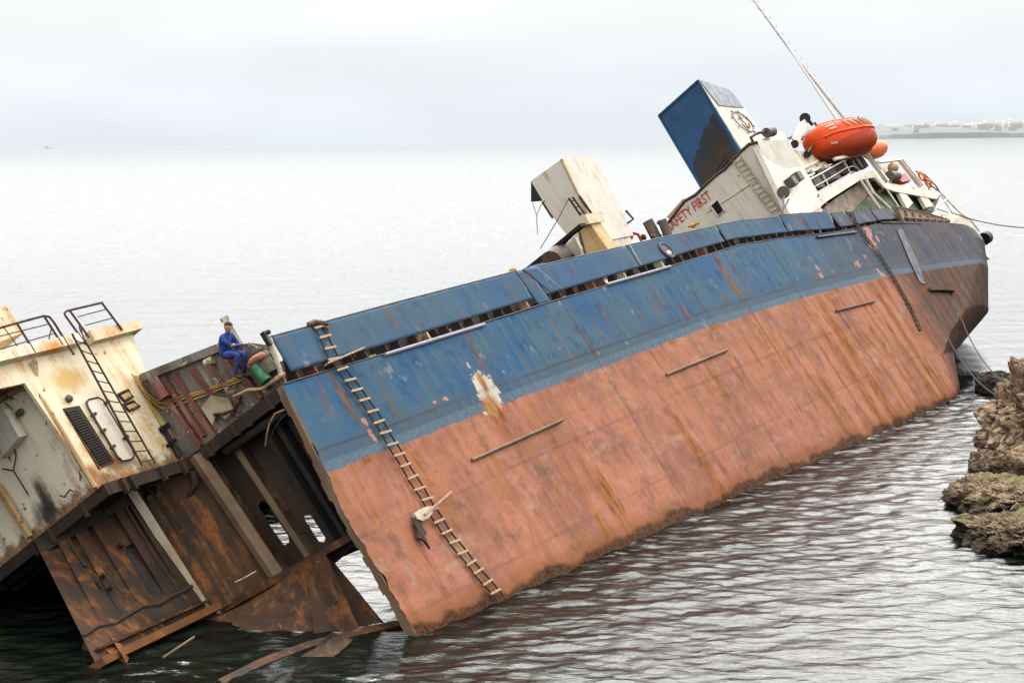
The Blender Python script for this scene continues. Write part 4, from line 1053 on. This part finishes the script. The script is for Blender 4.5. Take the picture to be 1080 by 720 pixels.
part('frame_edge', MB().tube([S(951, 168, -.2), S(973, 196, -.2)], .05, 5).tube([S(915, 161, .1), S(929, 179, .1)], .05, 5), M['dark_rail'], bd)
part('white_screen', MB().prism([S(926, 176, -1), S(934, 173, -1), S(950, 175, -1), S(960, 192, -1), S(940, 193, -1)], (0, .1, 0)), M['white'], bd)
part('red_fire_box', MB().prism([S(946, 188, -.2), S(954, 182, -.2), S(961, 190, -.2), S(952, 192, -.2)], (0, .4, 0)), M['red_box'], bd)
part('rail_seat', MB().ball(S(942, 177, -.5), (.5, .3, .3)), M['wood'], bd, True)
part('cable_drum', MB().tube([S(938, 186, -.3), S(946, 186, -.3)], .3, 10), M['pipe_grey'], bd, True)
# lockers and rafts behind the rail
for q, sz, m in (((849, 206), (.9, .5, .5), 'pipe_grey'), ((856, 196), (.8, .5, .5), 'black'), ((864, 191), (1., .5, .45), 'soot_shade'), ((873, 187), (.9, .5, .5), 'black'), ((881, 182), (.9, .5, .45), 'dark_rust'), ((869, 181), (.5, .4, .3), 'white'), ((883, 176), (.6, .4, .3), 'white'), ((890, 178), (.7, .5, .4), 'dark_rust')):
    c = S(*q, -1.0); part('locker', MB().abox(c - np.array(sz) * (.8, .8, .7), c + np.array(sz) * (.8, .8, .7)), M[m], bd)
for k in range(3):
    part('raft_canister', MB().tube([S(893 + 6 * k, 168 - k, -.5), S(902 + 5 * k, 181 - 2 * k, -.5)], .25, 12), M['black'], bd, True)
part('boat_cradle', MB().prism([S(838, 158, -1), S(850, 160, -1), S(868, 170, -1), S(880, 166, -1), S(874, 173, -1), S(852, 182, -1), S(846, 178, -1)], (0, .5, 0)), M['rail_white'], bd)
for q in ((846, 178), (856, 181), (863, 175)): part('cradle_arm', MB().beam(S(*q, -.9), S(q[0] + 16, q[1] - 8, -.9), .12, .14), M['rail_white'], bd)
dv = part('davit_arm', MB().beam(S(837.5, 152, -.9), S(849, 127, -.9), .34, .3), M['rail_white'], bd)
for q, r in (((849, 125), .3), ((838, 152), .22), ((852, 162), .2)): part('davit_joint', MB().tube([S(*q, -.7), S(*q, -1.1)], r, 10), M['black'], dv, True)
part('davit_link', MB().tube([S(850, 124, -.8), S(857, 132, -.8)], .09, 6).tube([S(836, 147, -.9), S(846, 147, -.9)], .05, 6).tube([S(852, 161, -.6), S(857, 154, -.6)], .07, 6), M['black'], dv)
# searchlights by the boat deck
for q, r in (((835, 192), .55), ((841, 187), .4)): 
    c = S(*q, .2); part('floodlight', MB().abox(c - (.3, .2, .22), c + (.3, .2, .22)), M['pipe_grey'], bd)
part('dish', MB().tube([S(826, 203, .3), S(827, 203, .25)], [.3, .28], 14).tube([S(827, 207, .3), S(825, 224, .25)], .04, 5).tube([S(832, 210, .3), S(826, 222, .25)], .04, 5), M['pipe_grey'], bd)
# mast
PM = -2.
ms = part('mast', MB().tube([S(795, 0, PM), S(800, 7, PM), S(831, 49, PM), S(892, 126, PM)], [.06, .07, .10, .13], 8), M['pale'], ship, True)
part('mast_brace', MB().tube([S(831, 49, PM + .02), S(884, 128, PM + .1)], [.06, .09], 8), M['pale'], ms, True)
d_ = nrm(S(892, 126, PM) - S(795, 0, PM))
for k in range(14):
    t_ = .02 + k / 14.6; c = S(795 + 97 * t_, 126 * t_, PM); part('mast_step', MB().tube([c + (-.5, 0, .16), c + (-.42, 0, 0), c + (.42, 0, 0), c + (.5, 0, .16)], .010, 4), M['pipe_grey'], ms)
# stern bulwark
part('stern_bulwark', MB().prism([S(943, 219, -.3), S(968, 223, -.3), S(1000, 232, -.4), S(1002, 236, -.4), S(996, 239, -.4), S(970, 236, -.3), S(952, 234, -.3)], (0, .08, 0)), M['tan_bulwark'], ship)
for k in range(7): part('bulwark_frame', MB().beam(S(947 + 8 * k, 220 + 1.8 * k, -.22), S(952 + 7.2 * k, 233 + .9 * k, -.22), .1, .1), M['tan_frame'], ship)
part('bulwark_cap', MB().tube([S(943, 218, -.2), S(968, 222, -.2), S(1001, 232, -.3)], .05, 5).tube([S(955, 230, -.2), S(1001, 233.5, -.3)], .09, 5), M['tan_frame'], ship)
part('white_stern_bulwark', MB().prism([S(994, 226, -.6), S(1015, 225.5, -.6), S(1026, 236, -.7), S(1036, 251, -.8), S(1041, 262, -.9), S(1044, 273, -.9), S(1040, 270, -.9), S(1024, 250, -.8), S(1012, 243, -.7), S(998, 240, -.6)], (0, .15, 0)), M['rail_white'], ship)
part('mooring_fairlead', MB().tube([S(1038, 252, -.8), S(1041, 250, -.7)], .4, 10), M['black'], ship, True)
part('stern_fitting', MB().abox(S(1009, 242, -.4) - (.5, .1, .1), S(1009, 242, -.4) + (.7, .1, .25)), M['black'], ship)
rails([[S(992, 203, -.5), S(1003, 215, -.5), S(1013, 225, -.5), S(1024, 232, -.6), S(1033, 244, -.7)], [S(992, 205, -.5), S(1004, 224, -.5)], [S(985, 222, -.5), S(1001, 208, -.5)], [S(982, 218, -.5), S(1000, 224, -.5)]], .045, M['rail_white'], ship, 'stern_railing')
rails([[S(966, 181, -.6), S(975, 184, -.6), S(987, 196, -.6), S(992, 204, -.6)], [S(970, 187, -.6), S(989, 201, -.6)], [S(976, 185, -.6), S(980, 200, -.6)]], .04, M['dark_rail'], ship, 'stern_railing')
part('hull_ledge', MB().prism([S(976, 306, -.1), S(1003, 306, -.1), S(1003, 310, -.1), S(994, 309, -.1), S(977, 309, -.1)], (0, -.3, 0)), M['dark_rust'], ship)
part('doubler_plate', MB().prism([S(946, 243, .03), S(951, 241, .03), S(967, 275, .03), S(976, 300, .03), S(970, 298, .03), S(958, 272, .03)], (0, -.02, 0)), M['grey_blue'], ship)
part('stern_pipe_line', MB().tube([S(930, 235, .03), S(960, 236, -.05), S(985, 238, -.1)], .06, 5), M['dark_rust'], ship)

# ------------------------------------------------------------------ the two rope ladders
def rope_ladder(label, pts, width, nr, rung_mat, rope_mat, rr, group='ladders hanging down the hull'):
    base = pts[0]; ld = thing('rope_ladder', label, 'rope ladder', SHIP, base, group)
    pts = [np.array(p) for p in pts]; seg = np.cumsum([0] + [np.linalg.norm(b - a) for a, b in zip(pts, pts[1:])])
    def at(t_):
        s = t_ * seg[-1]; i = min(len(seg) - 2, int(np.searchsorted(seg, s, 'right') - 1)); k = (s - seg[i]) / (seg[i + 1] - seg[i]); return pts[i] + (pts[i + 1] - pts[i]) * k
    h = np.array([width / 2, 0, 0])
    for s in (-1, 1): part('side_rope', MB().tube([at(i / 60) + h * s + np.array([.02 * math.sin(i * .9 + s), 0, 0]) for i in range(61)], .030, 5), rope_mat, ld)
    for k in range(nr):
        c = at((k + .5) / nr) + np.array([.02 * rng.normal(), -.02, .015 * rng.normal()]); e = np.array([1, 0, .03 * rng.normal()])
        part('rung', MB().box(c, e * (width / 2 + .07), (0, rr * .6, 0), (0, 0, rr)), rung_mat, ld)
    return ld
pl_ = [S(333, 340, .02), S(341, 353, .10), S(352, 378, .10), S(392, 432, .09), S(430, 495, .09), S(470, 560, .08), S(505, 604, .10), S(527, 629, .12)]
rl = rope_ladder('rope ladder with pale wooden rungs hanging over the blue and red hull near the break', pl_, .42, 26, M['wood'], M['dark_rope'], .032, None)
part('coiled_end', MB().tube([S(325, 342, .03), S(331, 339, .1), S(341, 340, .12), S(347, 343, .12), S(344, 347, .1)], .07, 6), M['rope'], rl, True)
pl2 = [S(898, 224, .12), S(905, 240, .12), S(930, 272, .10), S(945, 297, .1), S(960, 325, .06), S(971, 349, .04)]
rope_ladder('dark thin rope ladder hanging down the rusty hull near the stern', pl2, .34, 28, M['dark_rope'], M['dark_rope'], .03, None)
solo('loose_board', MB().beam(S(344, 384, .2), S(383, 367.5, .2), .16, .05), M['board'], 'weathered plank stuck through the rope ladder along the bulwark slot', 'plank', SHIP, S(364, 376, .2))
solo('loose_board', MB().beam(S(447, 543, .2), S(475, 519, .2), .12, .05), M['wood'], 'short pale board lashed across the rope ladder on the red paint', 'plank', SHIP, S(461, 531, .2))
sk = thing('torn_sack', 'torn dirty sack hanging beside the rope ladder on the red paint', 'sack', SHIP, S(445, 545, .15))
part('sack_cloth', MB().prism([S(x, y, .2) for x, y in [(455, 533), (457, 540), (452, 546), (446, 549), (441, 547), (437, 541), (442, 537), (449, 534)]], (0, .12, 0)), M['canvas'], sk)
part('torn_rag', MB().prism([S(x, y, .16) for x, y in [(438, 543), (444, 549), (446, 556), (450, 561), (449, 566), (454, 578), (447, 569), (441, 567), (440, 558), (437, 552)]], (0, .06, 0)), M['rust'], sk)
# ------------------------------------------------------------------ loose things round the sitting man
solo('leaning_plank', MB().beam(T(236, 335, .75), T(279, 405, .2), .16, .1).beam(T(234, 338, .8), T(240, 335, .8), .12, .12), M['board'], 'long grey timber plank leaning beside the man in blue', 'plank', SHIP, T(279, 405, -.25))
dg = T(274, 392, -.1); dd = nrm(T(284, 402, -.1) - T(266, 380, -.1))
def drum(lab, a, b, r, m):
    a, b = np.array(a), np.array(b); t_ = thing('oil_drum', lab, 'drum', SHIP, b)
    part('drum_body', MB().tube([a, a + (b - a) * .33, a + (b - a) * .34, a + (b - a) * .36, a + (b - a) * .66, a + (b - a) * .68, b], [r, r, r * 1.06, r, r, r * 1.06, r], 14), M[m], t_, True)
    part('drum_rim', MB().tube([a - (b - a) * .03, a + (b - a) * .02], r * 1.07, 14), M['dark_rail'], t_)
drum('green drum lying on the ribbed wall under the leaning plank', T(268, 386, -.1), T(281, 402, -.1), .17, 'green')
drum('dull olive drum lying behind the green drum by the blue bulwark', T(272, 373, .1), T(286, 394, .1), .24, 'olive')
solo('pink_sack', MB().ball(T(270, 379, -.1), (.2, .26, .12)).ball(T(275, 376, -.08), (.18, .15, .11)), M['pinksack'], 'crumpled pink sack lying on top of the olive drum', 'sack', SHIP, T(272, 380, -.1), smooth='all')
solo('blue_tarpaulin', MB().prism([S(545, 288, -.3), S(556, 281, -.3), S(572, 277, -.3), S(580, 281, -.3), S(560, 290, -.3)], (0, .6, 0)), M['blue_cloth'], 'dark blue tarpaulin bundled behind the bulwark in front of the white ventilator house', 'tarpaulin', SHIP, S(560, 288, -.3))

# ------------------------------------------------------------------ lifeboat and rescue boat
def lifeboat():
    c = S(886, 148, .1); t_ = thing('lifeboat', 'enclosed orange lifeboat hanging in its davit above the boat deck', 'lifeboat', SHIP, c)
    ln = 4.3; ca, sa = math.cos(math.radians(24)), math.sin(math.radians(24)); mb = MB()
    turn = lambda q: c + np.array([(q - c)[0] * ca + (q - c)[1] * sa, -(q - c)[0] * sa + (q - c)[1] * ca, (q - c)[2] - .17 * (q - c)[0]]); rings = []
    N = 18
    for i in range(N + 1):
        s = i / N; x = -ln / 2 + ln * s
        k = (1 - abs(2 * s - 1) ** 3.2) ** .5 if 0 < s < 1 else .08
        k = max(k, .10); wv_ = 1.22 * k ** .9; up = .90 * k ** .7 + .1 * (2 * s - 1) ** 2; dn = -1.05 * k ** .8
        ring = []
        for j in range(20):
            a = 2 * math.pi * j / 20; cx, sz = math.cos(a), math.sin(a)
            ring.append(turn(c + np.array([x, wv_ * np.sign(cx) * abs(cx) ** .62, (up if sz > 0 else -dn) * np.sign(sz) * abs(sz) ** .8])))
        rings.append(ring)
    hl = part('boat_hull', mb.loft(rings), M['orange'], t_, 'all')
    def skin(s, a):
        x = -ln / 2 + ln * s; k = max((1 - abs(2 * s - 1) ** 3.2) ** .5, .1); w_ = 1.22 * k ** .9; up = .90 * k ** .7 + .1 * (2 * s - 1) ** 2; dn = 1.05 * k ** .8
        cx, sz = math.cos(a), math.sin(a)
        return turn(c + 1.015 * np.array([x / 1.015, w_ * np.sign(cx) * abs(cx) ** .62, (up if sz > 0 else dn) * np.sign(sz) * abs(sz) ** .8]))
    part('gunwale_fender', MB().tube([skin(s, math.pi) for s in np.linspace(.06, .97, 30)], .06, 6), M['orange'], t_, True)
    part('keel_band', MB().tube([skin(s, math.pi * 1.5) for s in np.linspace(.03, .9, 24)], .06, 6), M['red_frame'], t_, True)
    part('roof_rail', MB().tube([skin(s, math.pi * .62) + (0, 0, .02) for s in np.linspace(.12, .9, 24)], .03, 5), M['orange'], t_, True)
    for s in (.42, .53, .62, .71, .79, .86):
        part('grab_loop', MB().tube([skin(s, 2.45), skin(s + .015, 2.75), skin(s + .05, 2.95)], .075, 5), M['canvas'], t_, True)
    for s, a, n in ((.14, 2.6, 5), (.16, 2.85, 4), (.1, 3.6, 3)):
        mbb = MB()
        for k in range(n): mbb.prism([skin(s + .025 * k, a), skin(s + .025 * k + .017, a), skin(s + .025 * k + .017, a + .11), skin(s + .025 * k, a + .11)], (-.02, -.02, .01))
        part('white_marking', mbb, M['white'], t_)
    part('mooring_bitt', MB().tube([skin(.94, 1.8), skin(.94, 1.8) + (0, 0, .35)], .05, 6).tube([skin(.2, 1.7), skin(.2, 1.7) + (0, 0, .25)], .06, 6), M['black'], t_)
lifeboat()
rb = S(922.5, 158, -.7); mb = MB(); rings = []
for i in range(11):
    s = i / 10; k = max(.12, (1 - abs(2 * s - 1) ** 2.6) ** .5)
    rings.append([rb + np.array([-1.5 + 3. * s, .62 * k * math.cos(j * .5236), .5 * k * math.sin(j * .5236)]) for j in range(12)])
solo('rescue_boat', mb.loft(rings), M['buoy_orange'], 'small bright orange rescue boat behind the big lifeboat', 'rescue boat', SHIP, rb, smooth='all')
def lifebuoy(q, p, lab):
    c = S(*q, p); t_ = [c + .25 * np.array([.5 * math.cos(k * .3927), .5 * math.cos(k * .3927), math.sin(k * .3927)]) * (1, 1.2, 1) for k in range(17)]
    solo('lifebuoy', MB().tube(t_, .07, 8, False), M['buoy_orange'], lab, 'lifebuoy', SHIP, c, smooth='all')
lifebuoy((972, 186), -.2, 'orange lifebuoy on the stern rail nearer the lifeboat'); lifebuoy((979, 193), -.1, 'lower orange lifebuoy on the stern rail')

# ------------------------------------------------------------------ the sitting man
def person():
    seat = wld_of(T(238, 377.5, -.05)); f = nrm((.83, -.55, 0)); lf = np.array([-f[1], f[0], 0]); z = np.array([0, 0, 1.])
    V = []; Rr = []; Ed = []
    def nd(x, y, h, r, par=None):
        V.append((f * x + lf * y + z * h) * 1.15); Rr.append(r * 1.2); i = len(V) - 1
        if par is not None: Ed.append((par, i))
        return i
    pel = nd(0, 0, .10, .155); sp_ = nd(-.01, 0, .27, .15, pel); ch = nd(.03, 0, .44, .165, sp_); nk = nd(.085, 0, .585, .065, ch)
    hb = nd(.11, 0, .655, .075, nk); hm = nd(.125, 0, .73, .098, hb); ht = nd(.12, 0, .80, .082, hm)
    nd(.225, 0, .715, .016, hm)
    for s in (1, -1):
        nd(.115, s * .105, .72, .02, hm)
        hip = nd(.06, s * .095, .085, .11, pel); kn = nd(.46, s * (.13 if s > 0 else .10), .11, .075, hip); cf = nd(.45, s * .13, -.1, .062, kn); an = nd(.41, s * .13, -.33, .048, cf); he = nd(.43, s * .13, -.385, .045, an); nd(.60, s * .145, -.405, .036, he)
        sh = nd(.05, s * .185, .50, .075, ch)
        if s < 0: el = nd(.27, -.20, .34, .054, sh); wr_ = nd(.245, -.06, .585, .034, el); pm = nd(.225, -.03, .635, .036, wr_); tip = np.array([-.02, .03, .055]); fd_ = np.array([.0, .02, .03])
        else: el = nd(.25, .19, .28, .054, sh); wr_ = nd(.33, -.03, .32, .034, el); pm = nd(.335, -.10, .33, .036, wr_); tip = np.array([.0, -.055, .0]); fd_ = np.array([-.02, -.03, -.01])
        a = V[pm]
        for k in range(4):
            o = np.array([.03, 0, .0]) * (k - 1.5) * .8 if s < 0 else np.array([0, 0, .03]) * (k - 1.5) * .8
            L_ = [.85, 1, .95, .75][k]
            x0 = len(V); V.append(a + f * (o[0] + tip[0] * L_) + lf * (o[1] + tip[1] * L_) + z * (o[2] + tip[2] * L_)); Rr.append(.0095); Ed.append((pm, x0))
            V.append(V[x0] + f * fd_[0] + lf * fd_[1] + z * fd_[2]); Rr.append(.008); Ed.append((x0, x0 + 1))
        x0 = len(V); V.append(a + f * .05 + lf * .02 * s + z * .01); Rr.append(.011); Ed.append((pm, x0))
    me = bpy.data.meshes.new('person'); me.from_pydata([tuple(v) for v in V], Ed, []); ob = bpy.data.objects.new('tmp_body', me); COL.objects.link(ob)
    sk_ = ob.modifiers.new('skin', 'SKIN')
    for i, r in enumerate(Rr): me.skin_vertices[0].data[i].radius = (r, r)
    me.skin_vertices[0].data[0].use_root = True
    sb = ob.modifiers.new('sub', 'SUBSURF'); sb.levels = 2; sb.render_levels = 2
    dg_ = bpy.context.evaluated_depsgraph_get(); bm_ = bpy.data.meshes.new_from_object(ob.evaluated_get(dg_)); bpy.data.objects.remove(ob)
    skin = plain('skin', (.42, .23, .16), .1, .55, bump=.05); overall = plain('blue_overalls', (.018, .05, .24), .3, .85, sc=9); overall2 = plain('blue_trousers', (.02, .045, .16), .3, .85, sc=9); shoe = plain('dark_shoe', (.03, .022, .018), .2, .6)
    for m in (skin, overall, overall2, shoe): bm_.materials.append(m)
    hands = [V[i] for i in range(len(V)) if Rr[i] < .012 or abs(Rr[i] - .036 * 1.2) < 1e-6]
    hands = [h for h in hands if h[2] > 0]
    for p in bm_.polygons:
        c = np.array(p.center[:]); x = c.dot(f)
        k = 1
        if c[2] > .60 and np.linalg.norm(c - V[hm]) < .16: k = 0
        elif min(np.linalg.norm(c - h) for h in hands) < .055: k = 0
        elif c[2] < -.345: k = 3
        elif c[2] < .13 and not (c[2] > .08 and x < .02): k = 2
        p.material_index = k; p.use_smooth = True
    o = bpy.data.objects.new('person', bm_); COL.objects.link(o); o.location = Vector(seat); BASE[o.name] = seat
    o['label'] = 'man in blue work clothes sitting on the broken deck, one hand at his mouth'; o['category'] = 'person'
    hd = MB(); rings = []; c0 = seat + V[hm] + z * .008
    for i in range(8):
        a = i / 7 * 1.5; rr = .122 * math.cos(a * .98); zz = .015 + .125 * math.sin(a)
        rings.append([c0 + f * (rr * 1.03 * math.cos(k * .5236) - .018) + lf * rr * .94 * math.sin(k * .5236) + z * (zz + (.035 if math.cos(k * .5236) > .6 and i < 2 else -.05 * (i < 1))) for k in range(12)])
    part('hair', hd.loft(rings), plain('dark_hair', (.025, .018, .014), .3, .8), o, 'all')
    for s in (1, -1): part('eye', MB().ball(c0 + f * .088 + lf * s * .034 + z * .01, .011, 5), M['black'], o, 'all')
    part('mouth', MB().ball(c0 + f * .088 - z * .045, (.012, .025, .006), 5), M['red_frame'], o, 'all')
    part('collar', MB().tube([seat + V[nk] + f * (.068 * math.cos(k * .5236)) + lf * .075 * math.sin(k * .5236) - z * (.015 + .02 * math.cos(k * .5236)) for k in range(13)], .018, 6, False), overall, o, 'all')
person()

# ------------------------------------------------------------------ mooring lines
def sag(a, b, s, n=24):
    return [np.array(a) + (np.array(b) - np.array(a)) * i / n - np.array([0, 0, s * 4 * (i / n) * (1 - i / n)]) for i in range(n + 1)]
r0 = wld_of(S(1000, 230, -.3)); solo('mooring_rope', MB().tube(sag(wld_of(S(1003, 224, -.4)), Wd(1150, 236, 92), .5), .03, 5), M['dark_rope'], 'taut mooring line running from the stern rail out over the open sea', 'rope', WORLD, r0)
h1_ = wld_of(S(1004, 309, .0)); h2_ = wld_of(S(979, 308, .2))
solo('mooring_rope', MB().tube(sag(h1_, Wd(1110, 402, 67.5), 1.9), .03, 5), M['dark_rope'], 'upper of two slack ropes sagging from the stern to the shore rock', 'rope', WORLD, h1_)
solo('mooring_rope', MB().tube(sag(h2_, Wd(1112, 416, 67), 2.1), .03, 5), M['dark_rope'], 'lower of two slack ropes sagging from the hull ledge to the shore rock', 'rope', WORLD, h2_)

# ------------------------------------------------------------------ rocks
def rock(label, c, r, seed, mat, flat=.0, rough=.35, sub=6, group=None):
    bm = bmesh.new(); bmesh.ops.create_icosphere(bm, subdivisions=sub, radius=1.)
    o3 = Vector((seed * 7.1, seed * 3.3, seed * 1.7)); R = Vector(r)
    for v in bm.verts:
        d = v.co.copy(); q = Vector((d.x * R.x, d.y * R.y, d.z * R.z))
        n1 = mnoise.fractal(q * .36 + o3, 1., 2., 3); n2 = mnoise.ridged_multi_fractal(q * .75 + o3, .8, 2.1, 6, 1., 2.) - 1.1; n3 = mnoise.fractal(q * 2.8 + o3, .7, 2.2, 5)
        w3 = Vector((n1, n3, n1)) * .35
        ds, _p = mnoise.voronoi((q + w3) * .85 + o3, distance_metric='DISTANCE'); crack = max(0., 1 - (ds[1] - ds[0]) * 7.)
        ds2, _p = mnoise.voronoi((q + w3) * 2.3 + o3, distance_metric='MANHATTAN')
        strata = math.sin((q.z * 1. + q.x * .25 + n1 * .7) * 7.) * .035
        k = 1 + rough * (.8 * n1 + .28 * n2 + .16 * n3 + .30 * (.5 - ds[0]) - .20 * crack - .14 * ds2[0]) + strata
        p = Vector((q.x * k, q.y * k, q.z * k))
        if flat and p.z > flat: p.z = flat + (p.z - flat) * .35 + .13 * n3 - .07 * crack
        v.co = p
    me = bpy.data.meshes.new('rock'); bm.to_mesh(me); bm.free(); me.materials.append(mat)
    me.polygons.foreach_set('use_smooth', [True] * len(me.polygons))
    try: me.set_sharp_from_angle(angle=math.radians(32))
    except Exception: pass
    o = bpy.data.objects.new('rock', me); COL.objects.link(o); o.location = Vector(c); o['label'] = label; o['category'] = 'rock'
    if group: o['group'] = group
    return o
def wr3(x, y, dz=0): p = Ww(x, y); return (p[0], p[1], dz)
rock('tall tan weathered shore rock rising out of frame at the right', wr3(1119, 497, 1.4), (2.7, 3.2, 3.9), 3, M['rock'], 0, .36, 7)
rock('rounded tan boulder at the foot of the tall shore rock', wr3(1092, 505, .55), (1.7, 1.9, 1.15), 5, M['rock'], 0, .3, 6)
rock('flat weedy rock shelf with green moss at the water edge', wr3(1068, 532, .1), (2.2, 3.6, 1.05), 8, M['mossrock'], .42, .4, 7)
rock('lower dark brown rock shelf nearest the camera', wr3(1094, 568, .05), (2.4, 3.0, 1.0), 13, M['mossrock'], .34, .42, 7)
rock('wet brown rock wedged between the two weedy shelves', wr3(1098, 538, .1), (2.4, 3.6, 1.1), 17, M['mossrock'], .5, .4, 6)
rock('small tan rock tucked between the tall shore rock and the weedy shelf', wr3(1064, 503, .1), (1.5, 1.7, 1.25), 21, M['rock'], .6, .36, 6)
rock('dark wet rock standing alone behind the tall shore rock', wr3(1054, 412, .15), (1.15, 1.6, .95), 34, M['black'] if False else M['soot_shade'], .7, .25, 6)
rock('small wet black rock awash under the stern', wr3(1018, 394, -.05), (.9, .7, .22), 44, M['soot_shade'], .1, .3, 5)

# ------------------------------------------------------------------ far shore
shore = MB(); n = 120; top_ = []
xs_ = np.linspace(1625, 4250, n)
hh = 22 + 42 * fbm(np.linspace(0, 14, n), np.zeros(n) + 2.2, 4) * sstep(0, .12, np.linspace(0, 1, n))
hh[:4] *= .3
rings = [[(x, 8750, -1), (x, 8800, h * .55), (x, 9100, h), (x, 10900, h * 1.5 + 14), (x, 11400, -1)] for x, h in zip(xs_, hh)]
tl = NT('far_wooded_shore'); mtl = tl.done(tl.mix(tl.noise(.03, 5), (.08, .10, .11), (.17, .18, .18)), .9)
so_ = solo('far_shore', shore.loft(rings, True, True), mtl, 'low far shore', None, WORLD, (1625, 8750, 0), kind='structure')
proto = None
tw = NT('far_block_wall'); geo_ = tw.n('ShaderNodeTexBrick'); mw = tw.done((.62, .60, .57), .8)
for k in range(64):
    x = 1760 + 1440 * ((k + .6 * rng.random()) / 64) + 12 * rng.normal(); h = 18 + 42 * rng.random() ** 2; wd = 10 + 26 * rng.random(); y = 8810 + 1600 * rng.random()
    z0 = float(np.interp(x, xs_, hh)) * .7
    if proto is None:
        proto = solo('apartment_block', MB().abox((-1, -1, 0), (1, 1, 1)).abox((-.4, -.5, 1), (.3, .5, 1.12)), mw, 'pale hazy apartment block on the far shore', 'building', WORLD, (0, 0, 0), 'apartment blocks on the far shore'); o = proto
    else: o = proto.copy(); COL.objects.link(o)
    o.matrix_world = Matrix.Translation((x, y, z0)) @ Matrix.Diagonal((wd, wd * .8, h, 1))
fs = thing('distant_ship', 'tiny distant ship on the horizon at the far left', 'ship', WORLD, (-2900, 12000, 0))
part('ship_hull', MB().prism([(-2925, 12000, 0), (-2877, 12000, 0), (-2873, 12000, 3.5), (-2927, 12000, 3.5)], (0, 14, 0)), M['white'], fs)
part('ship_bridge', MB().abox((-2921, 12002, 3.5), (-2911, 12012, 12)), M['white'], fs)
